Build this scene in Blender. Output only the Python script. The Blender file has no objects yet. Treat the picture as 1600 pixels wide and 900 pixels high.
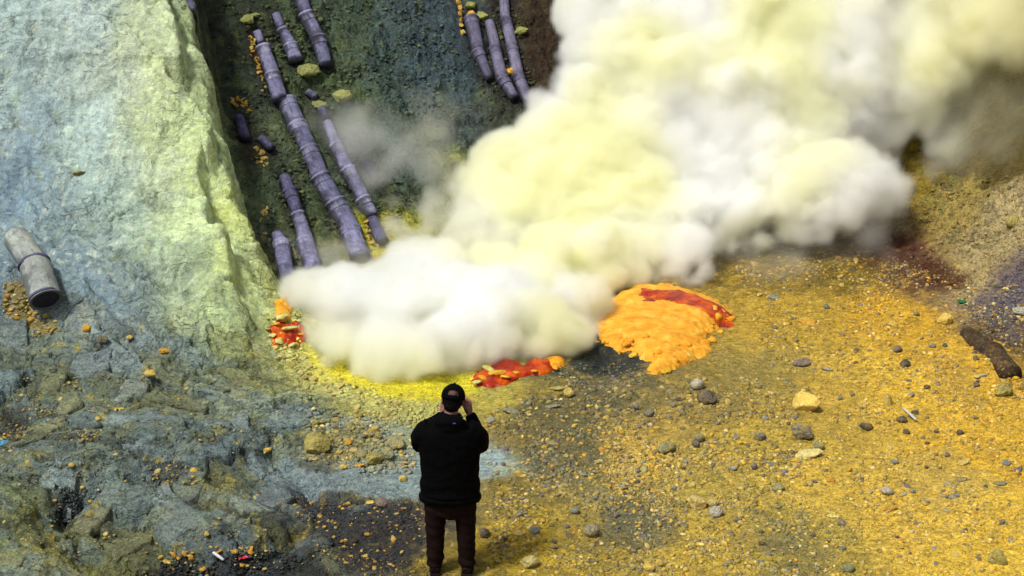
import bpy, bmesh, math, random, time
import numpy as np
from mathutils import Vector, Matrix, Euler

T0 = time.time()
scene = bpy.context.scene
COL = scene.collection

# ------------------------------------------------------------------ camera
CAM_H, PITCH, HFOV = 8.0, math.radians(21.0), math.radians(30.0)
cam_data = bpy.data.cameras.new('camera')
cam_data.sensor_width = 36.0
cam_data.lens = 18.0 / math.tan(HFOV / 2)
cam_data.clip_end = 500.0
cam = bpy.data.objects.new('camera', cam_data)
cam.location = (0, 0, CAM_H)
cam.rotation_euler = (math.pi / 2 - PITCH, 0, 0)
COL.objects.link(cam)
scene.camera = cam

# ------------------------------------------------------------------ light
SUN_EL, SUN_AZ = math.radians(60), math.radians(-128)     # azimuth from +Y, clockwise: hazy light from high up behind the viewer, a little from the left
world = bpy.data.worlds.new('World')
scene.world = world
world.use_nodes = True
wn = world.node_tree
wn.nodes.clear()
sky = wn.nodes.new('ShaderNodeTexSky')
sky.sky_type = 'NISHITA'
sky.sun_disc = False
sky.sun_elevation = SUN_EL
sky.sun_rotation = SUN_AZ
sky.air_density = 1.0
sky.dust_density = 4.0
sky.ozone_density = 1.0
bg = wn.nodes.new('ShaderNodeBackground')
bg.inputs['Strength'].default_value = 0.068
wo = wn.nodes.new('ShaderNodeOutputWorld')
hs = wn.nodes.new('ShaderNodeHueSaturation')          # a bright veil of cloud: the sky's light is nearly grey
hs.inputs['Saturation'].default_value = 0.4
wn.links.new(sky.outputs[0], hs.inputs['Color'])
wn.links.new(hs.outputs[0], bg.inputs['Color'])
wn.links.new(bg.outputs[0], wo.inputs['Surface'])
sun_d = bpy.data.lights.new('sun', 'SUN')
sun_d.energy = 2.5
sun_d.angle = math.radians(10)
sun_d.color = (1.0, 0.975, 0.93)
sun = bpy.data.objects.new('sun', sun_d)
sd = Vector((math.sin(SUN_AZ) * math.cos(SUN_EL), math.cos(SUN_AZ) * math.cos(SUN_EL), math.sin(SUN_EL)))
sun.rotation_euler = sd.to_track_quat('Z', 'Y').to_euler()
sun.location = (-8, 10, 20)
COL.objects.link(sun)

scene.view_settings.view_transform = 'Standard'
scene.view_settings.look = 'None'
scene.view_settings.gamma = 1.0
scene.view_settings.exposure = 0.56
scene.view_settings.use_curve_mapping = False
scene.cycles.volume_bounces = 16
scene.cycles.max_bounces = 18
scene.cycles.diffuse_bounces = 2
scene.cycles.use_adaptive_sampling = True
scene.cycles.adaptive_threshold = 0.035
scene.cycles.adaptive_min_samples = 16
scene.cycles.volume_step_rate = 2.0
scene.cycles.use_denoising = True

# ------------------------------------------------------------------ helpers
R = random.Random(7)
RNG = np.random.default_rng(7)
F_PX = 800.0 / math.tan(HFOV / 2)

def ray_dir(u, v):
    a = (np.asarray(u, float) - 800) / F_PX
    b = (np.asarray(v, float) - 450) / F_PX
    return np.stack([a, math.cos(PITCH) - b * math.sin(PITCH), -math.sin(PITCH) - b * math.cos(PITCH)], -1)

def at_depth(u, v, y):
    """the point of the place seen at photo pixel (u, v) that lies y metres in front of the viewpoint"""
    d = ray_dir(u, v)
    t = y / d[..., 1]
    return d * t[..., None] if np.ndim(t) else d * t + 0

_perm = np.random.default_rng(3).permutation(256)
_perm = np.concatenate([_perm, _perm, _perm])
_ang = np.random.default_rng(4).random(256) * 2 * math.pi
_gx, _gy = np.cos(_ang).astype(np.float32), np.sin(_ang).astype(np.float32)

def perlin(x, y, seed=0):
    x = np.asarray(x, np.float32) + seed * 17.31
    y = np.asarray(y, np.float32) + seed * 9.77
    xi = np.floor(x); yi = np.floor(y)
    xf = x - xi; yf = y - yi
    xi = xi.astype(np.int32) & 255; yi = yi.astype(np.int32) & 255
    u = xf * xf * xf * (xf * (xf * 6 - 15) + 10)
    v = yf * yf * yf * (yf * (yf * 6 - 15) + 10)
    def g(ix, iy, fx, fy):
        h = _perm[_perm[ix & 255] + (iy & 255)]
        return _gx[h] * fx + _gy[h] * fy
    a = g(xi, yi, xf, yf); b = g(xi + 1, yi, xf - 1, yf)
    c = g(xi, yi + 1, xf, yf - 1); d = g(xi + 1, yi + 1, xf - 1, yf - 1)
    return (a + u * (b - a) + v * ((c + u * (d - c)) - (a + u * (b - a)))) * 1.45

def fbm(x, y, f=1.0, octv=5, seed=0, gain=0.5, mode=''):
    s = 0; amp = 1.0; tot = 0
    for i in range(octv):
        n = perlin(x * f, y * f, seed + i * 3)
        if mode == 'ridge': n = 1 - 2 * np.abs(n)
        elif mode == 'billow': n = 2 * np.abs(n) - 1
        s = s + amp * n; tot += amp
        amp *= gain; f *= 2.03
    return s / tot

def worley(x, y, f=1.0, seed=0, jit=0.9):
    """distances to the two nearest cell points and the cell's own random number"""
    x = np.asarray(x, np.float32) * f + seed * 31.7; y = np.asarray(y, np.float32) * f + seed * 12.9
    xi = np.floor(x).astype(np.int32); yi = np.floor(y).astype(np.int32)
    f1 = np.full(x.shape, 9e9, np.float32); f2 = f1.copy(); idn = np.zeros(x.shape, np.float32)
    for dx in (-1, 0, 1):
        for dy in (-1, 0, 1):
            cx = xi + dx; cy = yi + dy
            h = _perm[_perm[cx & 255] + (cy & 255)]
            px = cx + 0.5 + jit * (_perm[h + 7] / 255.0 - 0.5)
            py = cy + 0.5 + jit * (_perm[h + 91] / 255.0 - 0.5)
            d = np.hypot(px - x, py - y).astype(np.float32)
            nearer = d < f1
            f2 = np.where(nearer, f1, np.minimum(f2, d))
            idn = np.where(nearer, h / 255.0, idn)
            f1 = np.where(nearer, d, f1)
    return f1, f2, idn

def sstep(a, b, x):
    t = np.clip((x - a) / (b - a), 0, 1)
    return t * t * (3 - 2 * t)

def lin(rgb):
    c = np.asarray(rgb, float) / 255.0
    return np.where(c <= 0.04045, c / 12.92, ((c + 0.055) / 1.055) ** 2.4)

def tag(o, label=None, cat=None, group=None, kind=None):
    if label: o['label'] = label
    if cat: o['category'] = cat
    if group: o['group'] = group
    if kind: o['kind'] = kind
    return o

def mesh_obj(name, verts, faces, mat=None, parent=None, smooth=True):
    me = bpy.data.meshes.new(name)
    me.from_pydata([tuple(v) for v in verts], [], [tuple(f) for f in faces])
    if smooth: me.polygons.foreach_set('use_smooth', [True] * len(me.polygons))
    if mat: me.materials.append(mat)
    o = bpy.data.objects.new(name, me)
    COL.objects.link(o)
    if parent: o.parent = parent
    return o

def empty(name, loc=(0, 0, 0), rz=0):
    o = bpy.data.objects.new(name, None)
    o.location = loc; o.rotation_euler = (0, 0, rz)
    o.empty_display_size = 0.1
    COL.objects.link(o)
    return o

class NT:
    """small helper to wire a material's nodes"""
    def __init__(s, name):
        s.m = bpy.data.materials.new(name); s.m.use_nodes = True
        s.t = s.m.node_tree; s.b = s.t.nodes['Principled BSDF']
        s.out = s.t.nodes['Material Output']
    def n(s, kind, **kw):
        x = s.t.nodes.new(kind)
        for k, v in kw.items():
            if k in x.inputs: x.inputs[k].default_value = v
            else: setattr(x, k, v)
        return x
    def l(s, a, b): s.t.links.new(a, b)
    def noise(s, vec, scale, detail=4, rough=0.55, dist=0.0):
        x = s.n('ShaderNodeTexNoise'); x.inputs['Scale'].default_value = scale
        x.inputs['Detail'].default_value = detail; x.inputs['Roughness'].default_value = rough
        x.inputs['Distortion'].default_value = dist
        if vec is not None: s.l(vec, x.inputs['Vector'])
        return x.outputs['Fac']
    def ramp(s, fac, stops):
        x = s.n('ShaderNodeValToRGB'); e = x.color_ramp.elements
        while len(e) < len(stops): e.new(0.5)
        for k, (p, c) in enumerate(stops):
            e[k].position = p; e[k].color = (*c, 1) if len(c) == 3 else c
        s.l(fac, x.inputs[0]); return x.outputs[0]
    def mix(s, fac, a, b, mode='MIX'):
        x = s.n('ShaderNodeMix', data_type='RGBA', blend_type=mode)
        for sock, val in ((0, fac), (6, a), (7, b)):
            if hasattr(val, 'is_linked'): s.l(val, x.inputs[sock])
            elif isinstance(val, (int, float)): x.inputs[sock].default_value = val
            else: x.inputs[sock].default_value = (*val, 1)
        return x.outputs[2]
    def math(s, op, a, b=0.0):
        x = s.n('ShaderNodeMath', operation=op)
        for i, val in enumerate((a, b)):
            if hasattr(val, 'is_linked'): s.l(val, x.inputs[i])
            else: x.inputs[i].default_value = val
        return x.outputs[0]
    def bump(s, h, strength=0.5, dist=0.02, normal=None):
        x = s.n('ShaderNodeBump'); x.inputs['Strength'].default_value = strength
        x.inputs['Distance'].default_value = dist
        s.l(h, x.inputs['Height'])
        if normal is not None: s.l(normal, x.inputs['Normal'])
        return x.outputs[0]
    def coord(s, which='Object'):
        return s.n('ShaderNodeTexCoord').outputs[which]
    def geo(s, which='Position'):
        return s.n('ShaderNodeNewGeometry').outputs[which]
    def attr(s, name):
        x = s.n('ShaderNodeAttribute', attribute_name=name); return x.outputs['Color']
# ------------------------------------------------------------------ terrain: shape
def poly_dist(x, y, pts):
    """distance to a polyline, signed positive on its left-hand side"""
    best = np.full(np.shape(x), 1e9); sign = np.ones(np.shape(x))
    for (x0, y0), (x1, y1) in zip(pts[:-1], pts[1:]):
        dx, dy = x1 - x0, y1 - y0
        t = np.clip(((x - x0) * dx + (y - y0) * dy) / (dx * dx + dy * dy), 0, 1)
        px, py = x - (x0 + t * dx), y - (y0 + t * dy)
        d = np.hypot(px, py); s = np.where(dx * py - dy * px >= 0, 1.0, -1.0)
        m = d < best
        best = np.where(m, d, best); sign = np.where(m, s, sign)
    return best * sign

FOOT = [(-14, 21.0), (-3.4, 20.9), (-2.6, 21.2), (-1.2, 22.0), (0.5, 22.8), (2.6, 23.0), (4.0, 22.75), (4.75, 21.8), (5.3, 20.5), (6.1, 19.2), (9.0, 16.5), (14, 13.5)]
RFOOT = [(-14, 17.0), (-8.0, 17.3), (-5.2, 17.9), (-3.6, 18.2), (-2.45, 18.35)]
RSLOPE = 0.66
def ridge_h(x, y):
    d = poly_dist(x, y, RFOOT + [(4, 18.9)])
    z = np.where(d > 0, np.sqrt(d * d + 0.16) - 0.4, 0) * RSLOPE
    # below the pale shoulder the face bellies out, higher up it leans back
    return z * (1 + 0.10 * np.sin(d * 1.7 + 0.4))

# the brow of the pale rock, traced along its edge: (photo pixel) on the ridge face
EDGE_PX = [(262, -130), (278, -40), (296, 8), (312, 45), (300, 100), (322, 165), (338, 215), (362, 262), (372, 330), (388, 400), (402, 460), (425, 520), (452, 575)]

def march(u, v, hf, y0=11.0, y1=34.0, n=700):
    u = np.atleast_1d(np.asarray(u, float)); v = np.atleast_1d(np.asarray(v, float))
    d = ray_dir(u, v); ys = np.linspace(y0, y1, n)
    t = ys[None, :] / d[:, 1:2]
    X = d[:, 0:1] * t; Z = CAM_H + d[:, 2:3] * t
    Hh = hf(X, np.broadcast_to(ys, X.shape))
    below = Z <= Hh
    k = np.where(below.any(1), below.argmax(1), n - 1); k = np.maximum(k, 1)
    i = np.arange(len(u))
    a = (Z - Hh)[i, k - 1]; b = (Hh - Z)[i, k]
    f = np.clip(a / np.maximum(a + b, 1e-9), 0, 1)
    y = ys[k - 1] + f * (ys[k] - ys[k - 1]); tt = y / d[:, 1]
    return np.stack([d[:, 0] * tt, y, CAM_H + d[:, 2] * tt], 1)

_e = march([p[0] for p in EDGE_PX], [p[1] for p in EDGE_PX], ridge_h)
EDGE = [(float(p[0]), float(p[1])) for p in _e]
EDGE = [(EDGE[0][0] - 0.1, 34.0)] + EDGE + [(EDGE[-1][0] + 0.25, EDGE[-1][1] - 0.7)]

def hill_h(x, y):
    d = poly_dist(x, y, FOOT)
    z = np.where(d > 0, np.sqrt(d * d + 0.09) - 0.3, 0)
    s = 0.70 + 0.18 * sstep(3.5, 6.0, np.asarray(x, float))
    return z * s

def ground_h(x, y):
    x = np.asarray(x, float); y = np.asarray(y, float)
    z = 0.05 * np.sin(x * 0.9 + 0.5) * np.cos(y * 0.7) + 0.02 * np.sin(x * 2.1 + y * 1.3)
    z = z + 0.05 * sstep(1.0, 6.0, x) * (y - 17.0) * 0.5
    # layered rock rolling down on the left
    z = z + sstep(-0.2, -4.0, x) * (0.16 * np.sin((y - 0.22 * x) * 2.3 + 0.6 * np.sin(x * 1.1)) + 0.10 * (y - 15.5))
    return z

# hollows and swells: (photo pixel, radius m across, depth m)
DENTS = [(95, 785, .42, .22), (125, 760, .25, .12), (300, 885, .55, .26), (400, 872, .5, .26), (200, 893, .45, .22), (500, 870, .5, .12), (490, 790, .4, .09),
         (560, 800, .4, .08), (20, 650, .35, .1), (230, 720, .3, .08), (300, 790, .2, .1), (40, 500, .35, .12), (930, 570, .45, .1), (960, 560, .3, .1),
         (1000, 830, .4, .06), (905, 640, .4, .05), (272, 118, .10, .40), (285, 122, .07, .2), (270, 450, .35, .16), (255, 430, .2, .1)]
SWELLS = [(330, 800, .55, .13), (60, 840, .7, .12), (250, 620, .6, .1), (480, 690, .2, .07), (560, 690, .3, .07), (640, 640, .35, .05), (560, 740, .5, .05), (1530, 575, .5, .12), (330, 300, .5, .16), (345, 395, .4, .14),
          (250, 80, .6, .12), (205, 330, .6, .08), (1500, 350, .5, .12), (1420, 330, .35, .1), (1560, 420, .4, .1), (438,155,.10,.10),(472,212,.08,.07),(512,300,.08,.07),(462,334,.12,.10),(444,292,.12,.08),(748,58,.10,.08),(784,104,.09,.07),(520,216,.09,.09),(404,350,.2,.12),(395,130,.25,.10),(480, 105, .16, .12), (533, 147, .16, .14), (590, 130, .3, .1), (640, 60, .35, .12), (690, 190, .3, .1)]

def base_h(x, y):
    x = np.asarray(x, float); y = np.asarray(y, float)
    g = ground_h(x, y); hz = g + hill_h(x, y)
    e = poly_dist(x, y, EDGE[::-1])          # positive west of the brow
    _, _, nick = worley(x * 0.6 + 0.1 * perlin(x * 3, y * 3, 46), y, 2.3, 8)
    wob = 0.34 * fbm(y, x * 0.3, 0.8, 5, 44, 0.6) + 0.22 * (nick - 0.5) + 0.06 * fbm(x, y, 5, 3, 45)
    r = ridge_h(x, y) + g
    w = sstep(-0.30, 0.03, e + wob)
    r = r - 0.06 * np.exp(-np.maximum(e, 0) / 0.16)
    shelf = 0.30 + 0.30 * fbm(x * 0.4, y, 0.9, 4, 47, 0.6) + 0.14 * (nick - 0.5)
    r = r - 0.34 * sstep(shelf + 0.07, shelf - 0.05, e)            # a lower tier of broken rock below the brow
    return np.where(r > hz, hz + (r - hz) * w, hz)

def _place(lst):
    p = march([a[0] for a in lst], [a[1] for a in lst], base_h)
    return [(p[i, 0], p[i, 1], a[2], a[3]) for i, a in enumerate(lst)]
_D = _place(DENTS); _S = _place(SWELLS)

CREVICES = [([(180,905),(230,892),(290,874),(350,862),(420,848),(465,822)], .16, .30), ([(70,812),(100,778),(128,758),(150,748)], .13, .22), ([(215,748),(262,772),(310,795),(330,812)], .08, .14),
            ([(415,690),(455,742),(505,775),(560,792)], .09, .13), ([(0,752),(60,742),(125,738)], .06, .10), ([(100,655),(160,668),(215,690),(300,700)], .07, .10), ([(300,640),(380,668),(430,700)], .07, .12),
            ([(0,845),(60,832),(85,815)], .05, .08), ([(85,815),(92,850),(60,880)], .05, .08), ([(230,480),(290,520),(330,560)], .08, .12), ([(100,560),(180,580),(260,600)], .06, .09)]
_CV = [([(float(a[0]), float(a[1])) for a in march([q[0] for q in pl], [q[1] for q in pl], base_h)], w, d) for pl, w, d in CREVICES]

def full_h(x, y):
    z = base_h(x, y)
    for pl, w, d in _CV:
        ds = np.abs(poly_dist(x, y, pl)) + 0.07 * np.abs(perlin(x * 3.1, y * 3.1, 57)) + 0.03 * perlin(x * 9, y * 9, 58)
        z = z - d * np.exp(-np.maximum(ds, 0) ** 2 / (w * w))
    wx = x + 0.12 * perlin(x * 2.3, y * 2.3, 50); wy = y + 0.12 * perlin(x * 2.3, y * 2.3, 51)
    for lst, s in ((_D, -1), (_S, 1)):
        for (px, py, r, d) in lst:
            z = z + s * d * np.exp(-(((wx - px) / r) ** 2 + ((wy - py) / (r * 0.8)) ** 2) * 1.4)
    return z

# ------------------------------------------------------------------ the pipe lines: (photo pixel, width of the body in photo pixels) at each joint, top to bottom
PIPES = {
 'main': [(411,74,21),(427,118,24),(437,151,26),(450,158,29),(465,196,30),(483,234,30),(501,278,30),(524,318,33),(549,362,34),(563,402,35)],
 'left_low': [(446,276,17),(452,298,22),(465,334,20),(478,378,27),(492,425,30)],
 'far_left_low': [(432,366,18),(439,382,26),(449,436,27)],
 'right_mid': [(511,192,14),(525,228,21),(543,266,22),(568,312,23),(582,336,22)],
 'right_end': [(583,343,20),(597,376,22)],
 'top_short': [(431,24,13),(440,46,15),(454,72,22),(462,94,24)],
 'top_right': [(458,-38,20),(477,22,22),(496,60,23),(509,102,22)],
 'trio_left': [(737,30,22),(748,80,20),(766,122,14)],
 'trio_mid': [(766,36,15),(775,75,18),(785,123,20),(803,152,16)],
 'trio_right': [(786,-14,15),(790,32,17),(800,73,19),(810,117,19),(827,158,18)],
 'stub_high': [(404,50,13),(410,66,14)],
 'stub_gully': [(376,182,17),(385,213,18)],
 'stub_gully_low': [(409,216,14),(424,230,15)],
 'stub_upper': [(481,143,12),(493,150,13)],
 'stub_hood': [(503,170,12),(512,184,13)],
 'stub_smoke': [(571,256,16),(588,278,16)],
 'stub_corner': [(286,-14,22),(304,18,23)],
}
LOW_H = lambda x, y: full_h(x, y)
PIPE_XYZ = {}
for _k, _v in PIPES.items():
    _q = march([a[0] for a in _v], [a[1] for a in _v], full_h)
    PIPE_XYZ[_k] = (_q, [a[2] * (q[1] / math.cos(PITCH)) / F_PX / 2 for a, q in zip(_v, _q)])

xs = np.concatenate([np.linspace(-13, -7.6, 40, endpoint=False), np.arange(-7.6, 7.6, 0.0185), np.linspace(7.6, 13, 40)])
ys = np.concatenate([np.linspace(10.5, 13.4, 24, endpoint=False), np.arange(13.4, 26.2, 0.0245), np.linspace(26.2, 34, 50)])
GX, GY = np.meshgrid(xs, ys)
NXg, NYg = len(xs), len(ys)
Z0 = full_h(GX, GY)

# zone weights (where which rock lies)
e_sd = poly_dist(GX, GY, EDGE[::-1])
w_ridge = sstep(-0.25, 0.1, e_sd) * sstep(-0.2, 0.9, poly_dist(GX, GY, RFOOT + [(4, 18.9)]))
w_hill = sstep(-0.1, 0.5, poly_dist(GX, GY, FOOT)) * (1 - w_ridge)
w_slab = sstep(-0.6, -2.3, GX + 0.5 * perlin(GX * 0.8, GY * 0.8, 9) + 0.15 * (GY - 15)) * (1 - w_ridge) * (1 - w_hill)
w_sand = np.clip(1 - w_ridge - w_hill - w_slab, 0, 1)

def relief():
    x, y = GX, GY
    # bedding that runs along the face, with the grain tilted down to the right
    bx = x + 0.30 * fbm(x, y, 0.9, 4, 11); by = y + 0.30 * fbm(x, y, 0.9, 4, 12)
    sy = by + 0.22 * bx                                # strike of the layers
    big = fbm(bx, by, 0.9, 4, 1)
    mid = fbm(bx, sy * 1.9, 2.4, 5, 2)
    rid = fbm(bx * 0.7, sy * 1.9, 1.9, 5, 3, mode='ridge')
    bil = fbm(bx, by, 4.5, 4, 4, mode='billow')
    fine = fbm(x, y * 1.3, 16.0, 3, 5)
    wrk = fbm(bx * 0.8, sy * 2.6 + 0.1 * mid, 5.5, 4, 6, 0.6, mode='ridge')
    # broken plates: cells with their own height and open joints
    c1, c2, cid = worley(bx * 0.62 + 0.16 * mid, sy * 1.25 + 0.16 * mid, 2.0, 1)
    joint = sstep(0.085, 0.0, c2 - c1)
    d1, d2, did = worley(bx * 0.75 + 0.10 * mid, sy * 1.5 + 0.06 * bil, 5.2, 2)
    joint2 = sstep(0.13, 0.0, d2 - d1)
    patch = sstep(-0.25, 0.25, fbm(x, y, 0.7, 4, 21))
    pat2 = sstep(-0.1, 0.3, fbm(x, y, 1.1, 4, 23))
    ridge = 0.12 * big + 0.09 * rid + 0.065 * mid + 0.022 * wrk + 0.03 * bil + 0.030 * (did - 0.5) * patch - 0.045 * joint2 * pat2 * patch - 0.06 * joint * pat2 + 0.05 * (cid - 0.5) + 0.018 * fine
    slab = 0.06 * big + 0.07 * rid + 0.05 * mid + 0.035 * wrk * (1 - patch) + 0.10 * (cid - 0.5) + 0.042 * (did - 0.5) * pat2 - 0.08 * joint - 0.04 * joint2 * pat2 + 0.016 * fine + 0.03 * bil * (1 - patch)
    hill = 0.12 * big + 0.06 * rid + 0.06 * bil + 0.06 * mid + 0.03 * wrk + 0.035 * fine + 0.085 * (did - 0.5) + 0.04 * (cid - 0.5)
    sand = 0.045 * big + 0.018 * mid + 0.010 * bil + 0.009 * fine + 0.016 * fbm(x * 0.5 + y * 0.45, y - x * 0.6, 5.0, 3, 33)
    # little terraces of flowed mud on the slabs
    t = (Z0 + slab) * 8.0; terr = (np.floor(t) + sstep(0.6, 1.0, t - np.floor(t)) - t) / 8.0
    slab = slab + 0.42 * terr * sstep(-0.3, 0.2, fbm(x, y, 1.3, 3, 29))
    return w_ridge * ridge + w_hill * hill + w_slab * slab + w_sand * sand, dict(big=big, mid=mid, rid=rid, bil=bil, fine=fine, joint=joint, joint2=joint2, cid=cid, did=did, patch=patch, pat2=pat2, wrk=wrk)
REL, NZ = relief()
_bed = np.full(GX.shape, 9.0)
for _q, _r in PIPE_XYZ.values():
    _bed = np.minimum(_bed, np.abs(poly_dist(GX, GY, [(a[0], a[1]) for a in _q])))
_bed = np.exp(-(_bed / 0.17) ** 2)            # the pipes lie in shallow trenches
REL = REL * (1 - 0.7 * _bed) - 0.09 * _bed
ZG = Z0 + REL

def h_at(x, y):
    """height of the finished ground, bilinear"""
    x = np.clip(np.asarray(x, float), xs[0], xs[-1] - 1e-6); y = np.clip(np.asarray(y, float), ys[0], ys[-1] - 1e-6)
    i = np.clip(np.searchsorted(xs, x) - 1, 0, NXg - 2); j = np.clip(np.searchsorted(ys, y) - 1, 0, NYg - 2)
    fx = (x - xs[i]) / (xs[i + 1] - xs[i]); fy = (y - ys[j]) / (ys[j + 1] - ys[j])
    return (ZG[j, i] * (1 - fx) + ZG[j, i + 1] * fx) * (1 - fy) + (ZG[j + 1, i] * (1 - fx) + ZG[j + 1, i + 1] * fx) * fy

def spot(u, v):
    """the ground points that the photo shows at these pixels"""
    return march(u, v, h_at, n=1400)
def spot1(u, v): return Vector(spot([u], [v])[0])
def normal_at(x, y, e=0.12):
    n = Vector((-(float(h_at(x + e, y)) - float(h_at(x - e, y))) / (2 * e), -(float(h_at(x, y + e)) - float(h_at(x, y - e))) / (2 * e), 1.0))
    return n.normalized()

# ------------------------------------------------------------------ terrain: the rock's colours, with some shade and shadowed haze painted in (mineral map; photo pixel, sRGB as seen)
MINERAL = [
 (20,20,165,185,190),(100,60,188,204,190),(200,60,205,215,175),(250,100,212,220,160),(300,60,190,205,145),(60,200,150,172,188),(150,200,185,203,192),(240,200,203,214,158),(320,260,208,214,145),(352,310,205,208,115),
 (40,300,122,148,172),(150,280,170,190,178),(200,330,178,197,172),(300,350,208,217,152),(350,400,198,203,125),(100,400,128,150,168),(200,420,140,160,168),(280,440,150,160,120),(340,480,172,182,122),(385,530,162,172,112),
 (150,480,122,146,168),(20,440,115,138,160),(50,560,98,120,134),(200,540,132,146,142),(300,560,126,142,126),(100,620,85,100,96),(250,640,95,108,95),(350,620,132,142,110),(60,710,88,104,112),(150,710,92,108,112),
 (250,740,78,90,88),(350,720,85,98,95),(50,810,112,120,84),(150,820,98,108,84),(100,870,122,122,66),(250,820,100,108,84),(330,785,118,120,80),(400,880,34,38,44),(300,888,40,42,40),(480,860,58,70,80),
 (550,790,40,43,50),(610,850,56,58,56),(430,740,108,128,134),(470,770,70,78,84),(560,740,124,145,150),(640,740,135,160,168),(770,722,150,172,172),(540,690,130,125,82),(480,650,120,136,112),(450,600,152,162,112),
 (540,610,192,192,108),(600,650,172,170,98),(620,605,215,205,55),(690,602,200,192,45),(520,575,222,212,70),(470,560,205,200,95),(760,620,170,160,70),
 (130,120,196,210,192),(200,130,206,216,188),(120,30,190,206,196),(40,110,160,180,186),(180,260,190,206,182),(250,300,200,212,168),(230,380,182,198,164),(160,360,150,170,174),(100,230,165,185,186),(90,330,140,162,174),(310,130,196,208,150),(340,230,200,210,140),(260,40,206,216,168),
 (350,60,52,60,44),(360,130,54,62,46),(385,260,62,72,46),(420,300,72,84,54),(400,360,66,76,48),(540,60,76,90,66),(500,130,84,98,54),(520,180,78,92,52),(460,330,66,78,48),(600,100,64,80,74),(680,120,68,84,84),(720,200,68,80,74),(640,240,72,88,78),
 (560,300,74,88,66),(600,380,175,172,34),(845,60,56,42,22),(835,130,54,38,20),(720,290,140,140,40),(690,60,62,76,78),(800,200,60,66,50),(900,300,80,80,50),(1100,300,90,84,40),
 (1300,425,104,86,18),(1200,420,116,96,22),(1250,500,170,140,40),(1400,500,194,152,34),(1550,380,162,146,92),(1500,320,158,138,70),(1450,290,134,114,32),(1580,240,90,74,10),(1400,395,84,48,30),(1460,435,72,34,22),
 (1570,470,92,82,84),(1520,440,156,138,84),(1590,330,166,150,96),(1590,520,84,66,40),(1480,560,197,156,40),(1400,600,202,166,48),(1550,680,200,160,42),(1300,600,182,152,52),(1200,600,152,132,50),(1100,620,132,116,54),
 (950,610,98,92,54),(935,565,44,50,46),(900,565,60,66,44),(860,640,122,110,54),(900,700,110,104,58),(1000,700,165,140,58),(1000,800,118,112,64),(900,850,152,132,52),(1100,760,166,146,58),(1100,850,176,150,52),
 (1250,850,150,134,52),(1300,750,197,166,58),(1450,800,207,172,58),(1550,850,207,172,52),(800,680,132,116,58),(820,850,186,156,38),(720,890,130,112,36),(650,800,58,56,52),(800,760,130,112,44),(1200,700,170,146,52),
]
GAIN = 1.20     # how much brighter the lit, exposed picture shows a level surface than its own reflectance
_mp = spot([m[0] for m in MINERAL], [m[1] for m in MINERAL])
def _clean(m):
    r, g, b = m[2:]
    return (r + 9, g + 6, b - 8) if b > r + 18 else (r, g, b)
_mc = lin([_clean(m) for m in MINERAL]) / GAIN
_mc = np.where((_mp[:, 0] > 0.6)[:, None] & (_mp[:, 1] < 22)[:, None], _mc * [1.15, 1.13, 1.35], _mc)
_mc = np.where((_mp[:, 2] > 0.4)[:, None] & (_mp[:, 0] > -3.6)[:, None] & (_mp[:, 0] < 1.5)[:, None], _mc * [1.15, 1.22, 1.35], _mc)

def mineral(X, Y):
    wx = X + 0.30 * fbm(X, Y, 1.7, 6, 61, 0.62); wy = Y + 0.34 * fbm(X, Y, 1.7, 6, 62, 0.62)
    num = np.zeros(X.shape + (3,), np.float32); den = np.zeros(X.shape, np.float32)
    for k in range(len(_mp)):
        d2 = (wx - _mp[k, 0]) ** 2 + ((wy - _mp[k, 1]) * 0.8) ** 2
        w = (1.0 / (d2 + 0.05) ** 2.6).astype(np.float32)
        num += w[..., None] * _mc[k]; den += w
    return num / den[..., None]

C = mineral(GX, GY)
C = C * (1 + w_ridge[..., None] * (np.array([0.84, 0.88, 0.93]) - 1))
def blend(C, m, rgb): return C + np.clip(m, 0, 1)[..., None] * (lin(rgb) / GAIN - C)
lum = 1 + 0.20 * NZ['mid'] + 0.22 * NZ['fine'] + 0.10 * NZ['big'] + (0.15 - 0.10 * w_ridge) * NZ['wrk']
C = C * np.clip(lum, 0.45, 1.7)[..., None]
n_a = fbm(GX, GY, 6.0, 5, 71, 0.6); n_b = fbm(GX, GY, 2.2, 4, 72, 0.6); n_c = fbm(GX, GY, 19.0, 2, 73); n_d = fbm(GX, GY, 11.0, 4, 74, 0.6)
pl = NZ['cid']; ps = NZ['did']
# each plate of rock has weathered its own way: bluish, olive or dark
C = C * (1 + (w_slab * 0.5 + w_ridge * 0.16) * (pl - 0.5) + (w_slab * 0.42 + w_ridge * 0.22) * (ps - 0.5))[..., None]
C = blend(C, w_slab * sstep(0.62, 0.66, pl + 0.10 * n_a) * 0.5, (112, 128, 128))
C = blend(C, w_slab * sstep(0.33, 0.29, pl + 0.12 * n_a) * 0.55, (112, 114, 70))
C = blend(C, w_slab * sstep(0.75, 0.8, ps + 0.12 * n_a) * 0.5, (100, 118, 118))
C = blend(C, w_slab * sstep(0.20, 0.16, ps + 0.1 * n_a) * 0.55, (58, 64, 58))
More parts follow.
